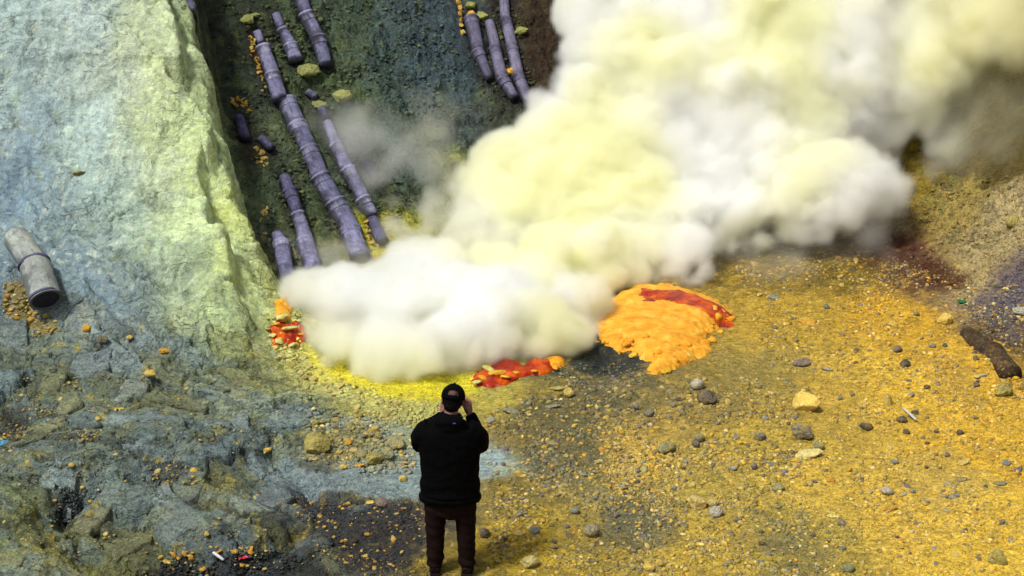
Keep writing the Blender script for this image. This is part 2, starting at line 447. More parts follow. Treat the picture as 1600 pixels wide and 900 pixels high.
# sulphur dust caught on the slabs, and olive grime
C = blend(C, w_slab * sstep(0.26, 0.40, n_a + 0.55 * n_b) * 0.7, (172, 156, 62))
C = blend(C, w_slab * sstep(0.0, 0.4, n_b - 0.3 * n_a) * 0.35, (138, 138, 84))
C = blend(C, w_slab * sstep(0.18, 0.34, n_d - 0.4 * n_b) * 0.5, (62, 70, 56))
C = blend(C, w_ridge * sstep(0.18, 0.36, n_a - 0.4 * n_b) * 0.38, (146, 158, 112))
C = blend(C, w_ridge * sstep(0.20, 0.34, n_d + 0.3 * n_b) * 0.42, (224, 230, 206))
C = blend(C, w_ridge * sstep(0.26, 0.4, n_d - 0.5 * n_b) * 0.4, (112, 130, 132))
C = blend(C, w_hill * sstep(0.12, 0.35, n_a + 0.4 * n_b) * 0.45, (112, 122, 66))
C = blend(C, w_hill * sstep(0.12, 0.32, n_d) * 0.5, (42, 46, 44))
C = blend(C, np.clip(_bed * 1.3, 0, 1) * w_hill * (0.75 + 0.4 * n_a), (36, 36, 36))  # shade along both sides of the pipes, painted into the soil colour
C = blend(C, w_sand * sstep(-0.1, 0.5, n_a) * 0.35, (218, 180, 62))
C = blend(C, w_sand * sstep(0.16, 0.4, n_d + 0.3 * n_a) * 0.4, (238, 206, 104))
C = blend(C, w_sand * sstep(0.16, 0.45, n_c - 0.4 * n_a) * 0.5, (104, 94, 60))
# patches with an edge of their own: outline in photo pixels, colour, strength, ragged edge (m)
REGIONS = [
 ([(385,718),(430,722),(470,738),(520,742),(560,728),(610,735),(655,705),(700,715),(700,760),(650,785),(600,775),(545,782),(500,770),(440,765),(395,745)], (132,150,152), .85, .06),
 ([(745,712),(770,700),(795,705),(792,722),(775,730),(770,748),(745,750)], (150,170,172), .9, .04),
 ([(490,665),(540,650),(600,655),(650,668),(640,690),(590,682),(540,672)], (140,160,155), .7, .06),
 ([(410,655),(440,628),(500,640),(505,662),(470,668),(430,675)], (120,138,140), .8, .06),
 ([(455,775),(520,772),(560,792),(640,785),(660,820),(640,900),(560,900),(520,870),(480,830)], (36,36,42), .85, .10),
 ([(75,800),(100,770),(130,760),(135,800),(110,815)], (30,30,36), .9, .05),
 ([(190,905),(260,880),(330,872),(420,858),(500,868),(540,905)], (34,37,42), .9, .06),  # dark gravel, with the shade under the ledge painted into its colour
 ([(0,640),(40,630),(60,690),(10,700)], (48,46,54), .6, .06),
 ([(215,735),(270,715),(300,745),(250,760)], (52,56,60), .7, .06),
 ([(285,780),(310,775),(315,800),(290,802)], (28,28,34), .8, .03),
 ([(475,545),(500,560),(540,580),(600,590),(660,590),(740,590),(745,612),(690,622),(620,618),(560,612),(510,598),(480,580)], (226,212,38), .9, .06),
 ([(440,535),(480,545),(520,590),(600,620),(700,628),(690,660),(600,645),(520,620),(450,590)], (196,192,110), .65, .10),
 ([(905,545),(940,540),(990,552),(1010,575),(960,590),(915,585),(890,570)], (44,50,48), .9, .06),
 ([(1385,362),(1420,375),(1480,420),(1520,440),(1500,452),(1450,440),(1400,410)], (74,34,22), .85, .12),
 ([(1530,470),(1600,440),(1600,540),(1560,530)], (88,80,86), .65, .12),
 ([(835,-5),(880,-5),(895,100),(860,150),(830,130),(820,60)], (54,36,20), .7, .12),
 ([(590,330),(620,345),(630,400),(600,410),(575,380),(560,350)], (196,188,22), .8, .06),
 ([(700,275),(725,270),(735,310),(705,315)], (176,176,34), .8, .06),
 ([(385,35),(420,50),(415,130),(400,140),(392,90)], (52,34,22), .6, .05),
 ([(355,195),(400,190),(425,260),(385,280),(370,240)], (46,34,26), .6, .06),
 ([(5,440),(40,440),(75,500),(95,520),(60,525),(10,490)], (150,128,48), .8, .05),
 ([(800,640),(900,600),(960,620),(930,720),(860,760),(800,720)], (92,90,66), .65, .18),
 ([(930,790),(1040,780),(1070,840),(1000,870),(930,850)], (88,92,76), .65, .14),
 ([(1200,840),(1290,830),(1300,900),(1200,900)], (116,110,72), .6, .14),
 ([(1420,180),(1500,150),(1610,130),(1610,282),(1540,292),(1480,270),(1440,240)], (88,74,16), .85, .14),  # shadowed haze painted as a dark olive patch into the slope's colour
 ([(1120,560),(1230,540),(1290,580),(1200,610),(1130,600)], (140,128,72), .5, .16),
 ([(1130,850),(1180,800),(1260,820),(1240,880)], (128,120,78), .45, .16),
 ([(1380,720),(1480,690),(1560,760),(1460,800)], (176,158,88), .4, .18),
 ([(1420,540),(1500,560),(1560,640),(1480,640)], (168,140,70), .4, .16),
]
def _inside(X, Y, pts):
    # how far inside a closed outline (negative outside)
    n = len(pts); ins = np.zeros(X.shape, bool); best = np.full(X.shape, 1e9)
    for k in range(n):
        x0, y0 = pts[k]; x1, y1 = pts[(k + 1) % n]
        dx, dy = x1 - x0, y1 - y0
        t = np.clip(((X - x0) * dx + (Y - y0) * dy) / (dx * dx + dy * dy + 1e-12), 0, 1)
        best = np.minimum(best, np.hypot(X - x0 - t * dx, Y - y0 - t * dy))
        if abs(dy) > 1e-12: ins ^= ((y0 > Y) != (y1 > Y)) & (X < dx * (Y - y0) / dy + x0)
    return np.where(ins, best, -best)
_rag = fbm(GX, GY, 3.2, 5, 91, 0.6)
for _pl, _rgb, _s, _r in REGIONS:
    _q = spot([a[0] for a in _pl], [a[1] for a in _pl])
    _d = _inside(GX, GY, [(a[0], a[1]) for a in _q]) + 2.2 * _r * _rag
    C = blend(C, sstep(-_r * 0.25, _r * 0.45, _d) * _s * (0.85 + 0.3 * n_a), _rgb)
C = C * (1 + 0.26 * w_slab)[..., None]
C = np.clip(C, 0.004, 0.85).astype(np.float32)

def ground_material():
    t = NT('weathered_ground')
    pos = t.geo()
    at = t.n('ShaderNodeAttribute', attribute_name='mineral'); col = at.outputs['Color']; rock = at.outputs['Alpha']
    wn_ = t.n('ShaderNodeTexNoise'); wn_.inputs['Scale'].default_value = 3.5; wn_.inputs['Detail'].default_value = 4; t.l(pos, wn_.inputs['Vector'])
    off = t.n('ShaderNodeVectorMath', operation='MULTIPLY_ADD'); t.l(wn_.outputs['Color'], off.inputs[0]); off.inputs[1].default_value = (0.35,) * 3; t.l(pos, off.inputs[2])
    st = t.n('ShaderNodeMapping'); st.inputs['Rotation'].default_value = (0, 0, -0.3); st.inputs['Scale'].default_value = (0.6, 1.5, 2.0); t.l(off.outputs[0], st.inputs['Vector'])
    f1 = t.noise(pos, 26, 5, 0.65); f2 = t.noise(pos, 75, 3, 0.6); f3 = t.noise(pos, 9, 4, 0.6); f4 = t.noise(st.outputs[0], 9, 6, 0.68)
    chalk = t.n('ShaderNodeAttribute', attribute_name='chalk').outputs['Fac']; rough_ = t.math('SUBTRACT', 1.0, t.math('MULTIPLY', chalk, 0.6))
    v = t.math('ADD', t.math('MULTIPLY', f1, 0.9), t.math('MULTIPLY', f2, 0.9))
    c = t.mix(rough_, col, t.ramp(t.math('MULTIPLY', v, 0.55), [(0.33, (0.34, 0.34, 0.37)), (0.5, (1, 1, 1)), (0.66, (1.6, 1.58, 1.48))]), 'MULTIPLY')
    c = t.mix(1.0, c, t.ramp(f4, [(0.34, (0.66, 0.68, 0.72)), (0.5, (1, 1, 1)), (0.66, (1.28, 1.26, 1.18))]), 'MULTIPLY')
    t.l(c, t.b.inputs['Base Color'])
    t.l(t.ramp(f3, [(0.35, (0.72,) * 3), (0.65, (0.97,) * 3)]), t.b.inputs['Roughness'])
    t.b.inputs['Specular IOR Level'].default_value = 0.3
    vo = t.n('ShaderNodeTexVoronoi', feature='F1'); vo.inputs['Scale'].default_value = 42
    t.l(pos, vo.inputs['Vector'])
    cr = t.n('ShaderNodeTexVoronoi', feature='DISTANCE_TO_EDGE'); cr.inputs['Scale'].default_value = 4.2; t.l(st.outputs[0], cr.inputs['Vector'])
    crk = t.math('MULTIPLY', t.ramp(cr.outputs['Distance'], [(0.0, (0, 0, 0)), (0.07, (1, 1, 1))]), rock)
    b = t.bump(t.math('MULTIPLY', f4, t.math('ADD', t.math('MULTIPLY', rock, 0.65), 0.35)), 0.8, 0.06)
    b = t.bump(crk, 0.8, 0.03, b)
    b = t.bump(t.math('MULTIPLY', f1, rough_), 0.8, 0.035, b); b = t.bump(vo.outputs['Distance'], 0.4, 0.016, b); b = t.bump(t.math('MULTIPLY', f2, rough_), 0.7, 0.014, b)
    t.l(b, t.b.inputs['Normal'])
    return t.m
M_GROUND = ground_material()

def terrain_objects():
    V = np.stack([GX, GY, ZG], -1)
    # on the steep faces the stone bulges out sideways as well
    gy, gx = np.gradient(ZG, ys, xs)
    nl = np.sqrt(gx * gx + gy * gy + 1)
    steep = sstep(0.5, 1.5, np.hypot(gx, gy))
    amp = steep * (0.05 * fbm(ZG * 1.3, GY, 3.0, 4, 81) + 0.03 * fbm(ZG * 2.0, GY, 9.0, 2, 82))
    V[..., 0] -= gx / nl * amp; V[..., 1] -= gy / nl * amp
    # which object a face belongs to
    ww = np.stack([w_ridge, w_hill, np.clip(1 - w_ridge - w_hill, 0, 1)], -1)
    z = ww.argmax(-1)[:-1, :-1]
    jj, ii = np.mgrid[0:NYg - 1, 0:NXg - 1]
    a = jj * NXg + ii
    quads = np.stack([a, a + 1, a + 1 + NXg, a + NXg], -1)
    for k, name in enumerate(('rock_ridge', 'hillside', 'ground')):
        q = quads[z == k]
        used, inv = np.unique(q.ravel(), return_inverse=True)
        me = bpy.data.meshes.new(name)
        me.vertices.add(len(used)); me.vertices.foreach_set('co', V.reshape(-1, 3)[used].astype(np.float32).ravel())
        me.loops.add(len(inv)); me.loops.foreach_set('vertex_index', inv.astype(np.int32))
        me.polygons.add(len(q)); me.polygons.foreach_set('loop_start', np.arange(0, len(inv), 4, dtype=np.int32))
        me.update(); me.validate()
        me.polygons.foreach_set('use_smooth', np.ones(len(q), bool))
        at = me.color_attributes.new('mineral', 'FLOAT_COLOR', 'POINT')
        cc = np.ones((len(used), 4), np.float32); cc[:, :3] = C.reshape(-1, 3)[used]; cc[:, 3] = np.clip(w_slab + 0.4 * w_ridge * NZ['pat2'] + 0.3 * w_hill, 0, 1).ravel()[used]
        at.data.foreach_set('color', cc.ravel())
        ch = me.attributes.new('chalk', 'FLOAT', 'POINT'); ch.data.foreach_set('value', w_ridge.astype(np.float32).ravel()[used])
        me.materials.append(M_GROUND)
        o = bpy.data.objects.new(name, me); COL.objects.link(o)
        tag(o, kind='structure')
terrain_objects()

# ------------------------------------------------------------------ broken plates of rock lying on the left slope, each a piece of its own
def smooth_grid(Z, r=5):
    for ax in (0, 1):
        c = np.cumsum(np.concatenate([np.repeat(np.take(Z, [0], ax), r + 1, ax), Z, np.repeat(np.take(Z, [-1], ax), r, ax)], ax), ax)
        n = Z.shape[ax]; Z = (np.take(c, np.arange(2 * r + 1, n + 2 * r + 1), ax) - np.take(c, np.arange(0, n), ax)) / (2 * r + 1)
    return Z
ZS = smooth_grid(smooth_grid(ZG))
def grid_at(A, x, y):
    i = np.clip(np.searchsorted(xs, x), 0, NXg - 1); j = np.clip(np.searchsorted(ys, y), 0, NYg - 1)
    return A[j, i]
def rock_plates():
    rr = random.Random(77)
    home = {'ground': bpy.data.objects['ground'], 'rock_ridge': bpy.data.objects['rock_ridge']}
    zone = [(float(q[0]), float(q[1])) for q in spot([0, 60, 160, 260, 330, 400, 450, 480, 470, 400, 300, 120, 0], [520, 470, 430, 470, 520, 600, 640, 700, 760, 830, 850, 885, 890])]
    P = np.array(zone); x0, y0 = P.min(0); x1, y1 = P.max(0)
    cells = []; cx, cy = 0.46, 0.19                                   # plates lie long side along the strike
    nx, ny = int((x1 - x0) / cx) + 2, int((y1 - y0) / cy) + 2
    seeds = {(i, j): (x0 + (i + rr.uniform(-.5, .5) + (j % 2) * .5) * cx, y0 + (j + rr.uniform(-.5, .5)) * cy - 0.30 * ((i + .5) * cx - 2.0)) for i in range(-1, nx + 1) for j in range(-4, ny + 5)}
    count = 0
    for (i, j), (sx, sy) in seeds.items():
        if _inside(np.array([sx]), np.array([sy]), zone)[0] < 0.05: continue
        keep = fbm(np.array([sx]), np.array([sy]), 0.8, 3, 95)[0]
        if keep < 0.02 + rr.uniform(-.2, .2): continue
        if rr.random() < 0.25: continue
        poly = [(sx - .5, sy - .3), (sx + .5, sy - .3), (sx + .5, sy + .3), (sx - .5, sy + .3)]
        for (a, b), (ox, oy) in seeds.items():
            if (a, b) == (i, j) or abs(a - i) > 2 or abs(b - j) > 2: continue
            mx, my = (sx + ox) / 2, (sy + oy) / 2; dx, dy = ox - sx, oy - sy
            out = []
            for q in range(len(poly)):
                A, B = poly[q], poly[(q + 1) % len(poly)]
                da = (A[0] - mx) * dx + (A[1] - my) * dy; db = (B[0] - mx) * dx + (B[1] - my) * dy
                if da <= 0: out.append(A)
                if da * db < 0:
                    f = da / (da - db); out.append((A[0] + (B[0] - A[0]) * f, A[1] + (B[1] - A[1]) * f))
            poly = out
            if len(poly) < 3: break
        if len(poly) < 3: continue
        # ragged outline
        ring = []
        for q in range(len(poly)):
            A, B = np.array(poly[q]), np.array(poly[(q + 1) % len(poly)])
            n = max(2, int(np.hypot(*(B - A)) / 0.035))
            for k in range(n): ring.append(A + (B - A) * k / n)
        ring = np.array(ring); c = ring.mean(0)
        ring = ring + 0.060 * np.stack([fbm(ring[:, 0], ring[:, 1], 6, 4, 96), fbm(ring[:, 0], ring[:, 1], 6, 4, 97)], -1)
        d = ring - c; L = np.hypot(d[:, 0], d[:, 1])[:, None]
        gap = rr.uniform(.006, .024); th = rr.uniform(.006, .05); tip = (rr.uniform(-.10, .10), rr.uniform(-.12, .12))
        V = []; F = []; n = len(ring)
        for (shr, dz) in ((gap, -.06), (gap, th * .55), (gap + .012, th), (None, th), (0, th)):
            if shr is None: q = c + d * 0.55
            elif shr == 0: q = c[None]
            else: q = c + d * np.maximum(1 - shr / np.maximum(L, .02), .3)
            z = grid_at(ZS, q[:, 0], q[:, 1]) + dz + (q - c) @ np.array(tip) + 0.010 * fbm(q[:, 0], q[:, 1], 9, 3, 98)
            V.append(np.column_stack([q, z]))
        for k in range(3):
            for q in range(n): F.append((k * n + q, k * n + (q + 1) % n, (k + 1) * n + (q + 1) % n, (k + 1) * n + q))
        for q in range(n): F.append((3 * n + q, 3 * n + (q + 1) % n, 4 * n))
        V = np.concatenate(V)
        par = home['rock_ridge'] if grid_at(w_ridge, c[0], c[1]) > 0.5 else home['ground']
        o = mesh_obj('rock_plate', V, F, M_GROUND, par)
        me = o.data
        sharp = [False] * len(me.polygons)
        base = grid_at(C, V[:, 0], V[:, 1])
        tint = lin([(144, 160, 162), (128, 142, 140), (134, 136, 98), (156, 168, 158), (106, 118, 114), (148, 146, 110)][rr.randrange(6)]) / GAIN
        own = grid_at(C, np.array([c[0]]), np.array([c[1]]))[0]
        col = np.ones((len(V), 4), np.float32)
        mixf = 0.55 * (1 - 0.6 * float(grid_at(w_ridge, c[0], c[1])))
        col[:, :3] = np.clip((base * 0.5 + own * 0.5) * (1 - mixf) + tint * mixf, .005, .8) * rr.uniform(.85, 1.15)
        col[:, 3] = 0.5
        at = me.color_attributes.new('mineral', 'FLOAT_COLOR', 'POINT'); at.data.foreach_set('color', col.ravel())
        count += 1
    print('plates', count)
rock_plates()
print('terrain', round(time.time() - T0, 1))
# ------------------------------------------------------------------ the sulphur smoke: a real volume, built voxel by voxel
def cubic_up(c, n, axis):
    """upsample the lattice c along an axis to n samples, cubic B-spline"""
    m = c.shape[axis]
    t = np.linspace(1, m - 2.001, n); i = np.floor(t).astype(int); f = (t - i).astype(np.float32)
    w = [(1 - f) ** 3 / 6, (3 * f ** 3 - 6 * f ** 2 + 4) / 6, (-3 * f ** 3 + 3 * f ** 2 + 3 * f + 1) / 6, f ** 3 / 6]
    sh = [1, 1, 1]; sh[axis] = n
    out = 0
    for k in range(4):
        out = out + np.take(c, i - 1 + k, axis=axis) * w[k].reshape(sh)
    return out

def vnoise(shape, size, cell, seed):
    r = np.random.default_rng(seed)
    c = (r.random([int(s / cell) + 5 for s in size]).astype(np.float32) * 2 - 1) * 1.9
    for ax in range(3): c = cubic_up(c, shape[ax], ax)
    return c

VOX = 0.037
SMIN = np.array([-3.9, 17.5, -0.15]); SMAX = np.array([10.2, 26.4, 5.2])
SN = ((SMAX - SMIN) / VOX).astype(int) + 1
SMAX = SMIN + (SN - 1) * VOX

# main puffs: photo pixel, metres in front, radius in photo pixels
PUFFS = [
 # along the ground, from the pipe mouths to the mound
 (478,462,20.6,34),(500,500,20.1,42),(535,470,20.6,50),(545,530,19.6,46),(580,450,21.0,44),(600,530,19.5,56),(610,480,20.3,58),(655,545,19.3,52),(660,470,20.6,62),(690,430,21.2,52),
 (710,530,19.5,58),(720,470,20.5,66),(770,520,19.7,56),(770,420,21.3,58),(790,470,20.6,62),(830,500,20.0,56),(845,440,21.0,62),(870,520,19.9,42),(900,470,20.6,56),(930,420,21.2,52),(830,545,19.4,28),(890,540,19.6,22),
 (700,395,21.8,40),(745,380,22.0,44),(800,375,22.0,46),(980,400,21.4,50),(1030,385,21.6,46),(1075,395,21.3,40),(1108,418,20.9,28),(1060,425,20.9,26),
 (470,445,20.8,26),(520,450,20.9,40),(560,470,20.6,50),(640,430,21.2,44),(745,345,22.2,36),(720,360,22.0,34),(910,500,20.1,30),(930,470,20.5,30),(860,400,21.6,56),
 # the rising mass
 (760,300,22.4,46),(800,250,22.8,52),(810,330,22.2,58),(860,300,22.4,66),(870,210,23.0,58),(850,180,23.2,34),(900,370,21.9,60),(930,260,22.6,72),(950,330,22.1,66),(910,140,23.2,44),
 (990,210,22.9,76),(1000,290,22.4,66),(1020,350,21.9,52),(980,130,23.3,66),(940,70,23.6,62),(920,10,23.9,56),(1000,40,23.8,70),(1060,150,23.1,76),(1070,250,22.6,66),(1080,330,22.0,56),
 (1080,60,23.7,76),(1140,190,22.8,80),(1150,100,23.4,86),(1160,20,23.8,80),(1130,290,22.3,56),(1150,350,21.9,44),(1220,130,23.1,84),(1240,50,23.5,76),(1260,190,22.8,62),(1200,240,22.4,60),
 (1180,320,22.0,46),(1240,300,22.0,62),(1250,350,21.7,40),(1310,290,22.0,70),(1290,340,21.7,42),(1360,300,21.9,56),(1330,340,21.6,34),(1385,305,21.8,36),(1190,380,21.5,24),(1110,375,21.6,30),(1150,385,21.5,24),
 # upper right, farther back
 (1320,230,23.6,40),(1345,10,23.3,54),(1352,60,23.2,50),(1350,120,23.1,50),(1345,175,23.0,44),(1385,200,23.1,36),(1340,-50,24.2,50),(1350,170,23.5,36),(1345,80,24.0,50),(1300,120,23.6,50),(1310,210,23.4,44),(1490,120,24.3,44),(1440,20,24.6,60),(1540,30,24.8,60),
 (1370,240,23.4,30),(1340,255,23.2,34),(1300,60,24.0,60),(1270,120,23.6,60),(1360,110,24.2,60),(1420,130,24.2,66),(1450,170,24.0,44),(1400,60,24.6,62),(1460,60,24.6,60),(1530,70,24.6,52),(1590,60,24.6,60),(1500,10,25.0,62),(1580,0,25.0,60),(1330,30,24.6,66),(1400,-10,25.0,70),(1330,170,23.8,46),(1385,185,23.8,40),
 # beyond the frame
 (940,-60,24.2,66),(1060,-50,24.2,80),(1160,-70,24.3,90),(1270,-60,24.4,90),(1380,-80,25.0,80),(1500,-80,25.2,80),(1600,-90,25.2,80),(1670,20,25.0,70),(1690,-60,25.2,80),(1100,-150,24.8,90),(1260,-160,24.8,100),(1400,-170,25.2,100),(1560,-180,25.2,100)]
# thin drifting veils: pixel, metres in front, radius px, density
VEILS = [(660,330,22.3,60,1.1),(700,350,22.0,46,2.0),(640,300,22.6,46,.7),(600,240,22.9,60,.5),(650,250,22.9,70,.5),(700,240,22.9,60,.5),(560,210,23.0,50,.7),(540,190,23.0,40,.5),(590,300,22.6,40,.8),(620,330,22.4,44,1.0),(650,220,23.0,60,.7),(730,270,22.7,44,1.3),(680,310,22.6,56,1.4),(640,340,22.2,50,1.3),(700,330,22.3,50,1.5),(570,380,21.6,40,.7),(600,410,21.4,40,1.5),(560,420,21.2,36,1.5),
         (520,430,21.0,30,1.3),(640,390,21.6,46,1.6),(600,360,21.8,40,.7),(1400,225,23.4,56,2.0),(1440,235,23.4,40,1.3),(1350,230,23.3,60,2.6),(1340,150,23.8,70,2.5),(1420,140,23.8,55,1.8),(1540,200,23.2,80,.10),(1590,180,23.4,80,.14),(1510,220,23.0,70,.10),(1600,230,22.8,80,.10),(1430,245,23.2,60,1.6),(1420,265,22.8,50,1.2),(1560,270,22.4,90,.08),(1480,280,22.4,70,.18),(1520,140,23.7,50,.5),(1460,200,23.4,46,1.0),(1560,120,23.9,50,.6),(1480,70,24.3,62,1.3),(1560,60,24.3,50,1.3),(1600,60,24.3,45,1.2),(1300,370,21.6,50,.7),
         (1370,360,21.6,46,.5),(1200,395,21.4,60,.6),(560,560,19.3,40,.8),(640,585,18.9,46,.8),(720,580,19.0,46,.9),(790,565,19.2,40,.8),(480,400,21.2,24,.5),(660,215,23.1,50,.4),(540,240,22.6,26,.6),(1010,425,21.0,40,1.2),(930,520,19.9,30,.9),(700,300,22.5,40,1.0)]

def build_smoke():
    rnd = np.random.default_rng(11)
    px = np.array([p[:4] for p in PUFFS], float)
    d = ray_dir(px[:, 0], px[:, 1]); t = px[:, 2] / d[:, 1]
    gd = march(px[:, 0], px[:, 1], full_h); tg = gd[:, 1] / d[:, 1]
    t = np.minimum(t, tg - 1.7 * px[:, 3] * t / F_PX)            # every puff floats clear of the ground behind it
    cen = d * t[:, None] + np.array([0, 0, CAM_H]); rad = px[:, 3] * t / F_PX * 1.05
    sph = [(c, r) for c, r in zip(cen, rad)]
    lvl = sph
    for (num, lo, hi, out) in ((11, .45, .70, .62), (8, .26, .44, .84)):
        nxt = []
        for c, r in lvl:
            v = rnd.normal(size=(num, 3)); v /= np.linalg.norm(v, axis=1)[:, None]
            rr = r * (lo + (hi - lo) * rnd.random(num))
            for k in range(num): nxt.append((c + v[k] * (r * out), rr[k]))
        sph = sph + nxt; lvl = nxt
    ax = [SMIN[k] + VOX * np.arange(SN[k]) for k in range(3)]
    sdf = np.full(SN, 0.6, np.float32)
    for c, r in sph:
        pad = r + 0.30
        lo = np.maximum(((c - pad - SMIN) / VOX).astype(int), 0); hi = np.minimum(((c + pad - SMIN) / VOX).astype(int) + 2, SN)
        if (hi <= lo).any(): continue
        gx, gy, gz = [ax[k][lo[k]:hi[k]].astype(np.float32) - np.float32(c[k]) for k in range(3)]
        dd = np.sqrt(gx[:, None, None] ** 2 + gy[None, :, None] ** 2 + gz[None, None, :] ** 2) - np.float32(r)
        s = sdf[lo[0]:hi[0], lo[1]:hi[1], lo[2]:hi[2]]
        np.minimum(s, dd, out=s)
    size = SMAX - SMIN
    n1 = vnoise(SN, size, 0.75, 1); n2 = vnoise(SN, size, 0.30, 2); n3 = vnoise(SN, size, 0.145, 3); n4 = vnoise(SN, size, 0.075, 4)
    n2b = np.abs(n2)
    # let the puffs run into each other, keeping a little of their own roundness
    def box(a, r, axis):
        c = np.cumsum(np.concatenate([np.repeat(np.take(a, [0], axis), r + 1, axis), a, np.repeat(np.take(a, [-1], axis), r, axis)], axis), axis, dtype=np.float32)
        n = a.shape[axis]; w = 2 * r + 1
        return (np.take(c, np.arange(w, n + w), axis) - np.take(c, np.arange(0, n), axis)) / w
    sm = sdf
    for _ in range(2):
        for k in range(3): sm = box(sm, 4, k)
    sdf = 0.40 * sm + 0.60 * sdf - 0.02
    low = sstep(1.4, 0.5, ax[2].astype(np.float32))[None, None, :]
    sdf += (0.05 * (0.45 - n2b) + 0.03 * (0.45 - np.abs(n3))) * low
    sdf += 0.07 * n1 + 0.075 * (0.45 - n2b) + 0.070 * (0.45 - np.abs(n3)) + 0.030 * (0.45 - np.abs(n4))
    # crisp billows at the front left, woollier ones to the right and top
    X = ax[0].astype(np.float32)[:, None, None]; Y = ax[1].astype(np.float32)[None, :, None]; Zz = ax[2].astype(np.float32)[None, None, :]
    soft = np.clip(0.11 + 0.11 * n1 + 0.10 * sstep(2.0, 4.5, X) + 0.45 * sstep(5.2, 6.6, X), 0.07, 0.8)
    dens = sstep(0.0, 1.0, (-sdf + 0.02) / soft) * (10.5 - 4.0 * sstep(4.0, 7.0, X)) * np.clip(1 + 0.35 * n2 + 0.25 * n3, 0.3, 2)
    w = np.clip(0.10 + 0.9 * n2 + 0.9 * n3 + 1.0 * n1, 0, 2.4)
    for (u, v, y, rp, dn) in VEILS:
        dv = ray_dir(u, v); tt = y / dv[1]; c = dv * tt + np.array([0, 0, CAM_H]); r = rp * tt / F_PX * 1.9
        lo = np.maximum(((c - r - SMIN) / VOX).astype(int), 0); hi = np.minimum(((c + r - SMIN) / VOX).astype(int) + 2, SN)
        if (hi <= lo).any(): continue
        sl = tuple(slice(lo[k], hi[k]) for k in range(3))
        gx, gy, gz = [(ax[k][lo[k]:hi[k]] - c[k]).astype(np.float32) / r for k in range(3)]
        q = 1 - (gx[:, None, None] ** 2 + gy[None, :, None] ** 2 + gz[None, None, :] ** 2)
        if u < 760 and v < 340: dn *= 0.55
        dens[sl] = dens[sl] + dn * np.clip(q, 0, 1) * w[sl]
    # fade to nothing at the walls of the voxel box
    for k in range(3):
        m = SN[k]; i = np.arange(m); f = sstep(0, 6, np.minimum(i, m - 1 - i)).astype(np.float32)
        if k == 2: f[:m // 2] = 1
        sh = [1, 1, 1]; sh[k] = m
        dens *= f.reshape(sh)
    dens[dens < 0.02] = 0
    return dens.astype(np.float32)

def smoke_material():
    m = bpy.data.materials.new('sulphur_smoke'); m.use_nodes = True
    t = m.node_tree; t.nodes.clear()
    pv = t.nodes.new('ShaderNodeVolumePrincipled'); out = t.nodes.new('ShaderNodeOutputMaterial')
    pv.inputs['Density'].default_value = 1.0
    pv.inputs['Density Attribute'].default_value = 'density'
    pv.inputs['Anisotropy'].default_value = 0.15
    g = t.nodes.new('ShaderNodeNewGeometry')
    n = t.nodes.new('ShaderNodeTexNoise'); n.inputs['Scale'].default_value = 0.75; n.inputs['Detail'].default_value = 2.0
    t.links.new(g.outputs['Position'], n.inputs['Vector'])
    sx = t.nodes.new('ShaderNodeSeparateXYZ'); t.links.new(g.outputs['Position'], sx.inputs[0])
    ma = t.nodes.new('ShaderNodeMapRange'); ma.inputs['From Min'].default_value = 2.2; ma.inputs['From Max'].default_value = 5.0
    ma.inputs['To Min'].default_value = 0.0; ma.inputs['To Max'].default_value = 0.22
    t.links.new(sx.outputs['X'], ma.inputs['Value'])
    su = t.nodes.new('ShaderNodeMath'); su.operation = 'SUBTRACT'
    t.links.new(n.outputs['Fac'], su.inputs[0]); t.links.new(ma.outputs[0], su.inputs[1])
    r = t.nodes.new('ShaderNodeValToRGB'); e = r.color_ramp.elements
    e[0].position = 0.38; e[0].color = (0.996, 0.998, 0.986, 1)
    e[1].position = 0.60; e[1].color = (0.995, 0.993, 0.84, 1)
    t.links.new(su.outputs[0], r.inputs[0])
    far = t.nodes.new('ShaderNodeMapRange'); far.inputs['From Min'].default_value = 4.6; far.inputs['From Max'].default_value = 7.2; far.inputs['To Max'].default_value = 0.85
    t.links.new(sx.outputs['X'], far.inputs['Value'])
    mx = t.nodes.new('ShaderNodeMix'); mx.data_type = 'RGBA'; mx.inputs[7].default_value = (0.925, 0.895, 0.48, 1)  # olive tone paints the shade of the right-hand haze into the smoke colour
    t.links.new(far.outputs[0], mx.inputs[0]); t.links.new(r.outputs[0], mx.inputs[6]); 
    cool = t.nodes.new('ShaderNodeMapRange'); cool.inputs['From Min'].default_value = 0.4; cool.inputs['From Max'].default_value = -1.2; cool.inputs['To Max'].default_value = 0.4
    t.links.new(sx.outputs['X'], cool.inputs['Value'])
    my = t.nodes.new('ShaderNodeMix'); my.data_type = 'RGBA'; my.inputs[7].default_value = (0.985, 0.993, 0.992, 1)
    t.links.new(cool.outputs[0], my.inputs[0]); t.links.new(mx.outputs[2], my.inputs[6]); t.links.new(my.outputs[2], pv.inputs['Color'])
    t.links.new(pv.outputs[0], out.inputs['Volume'])
    return m

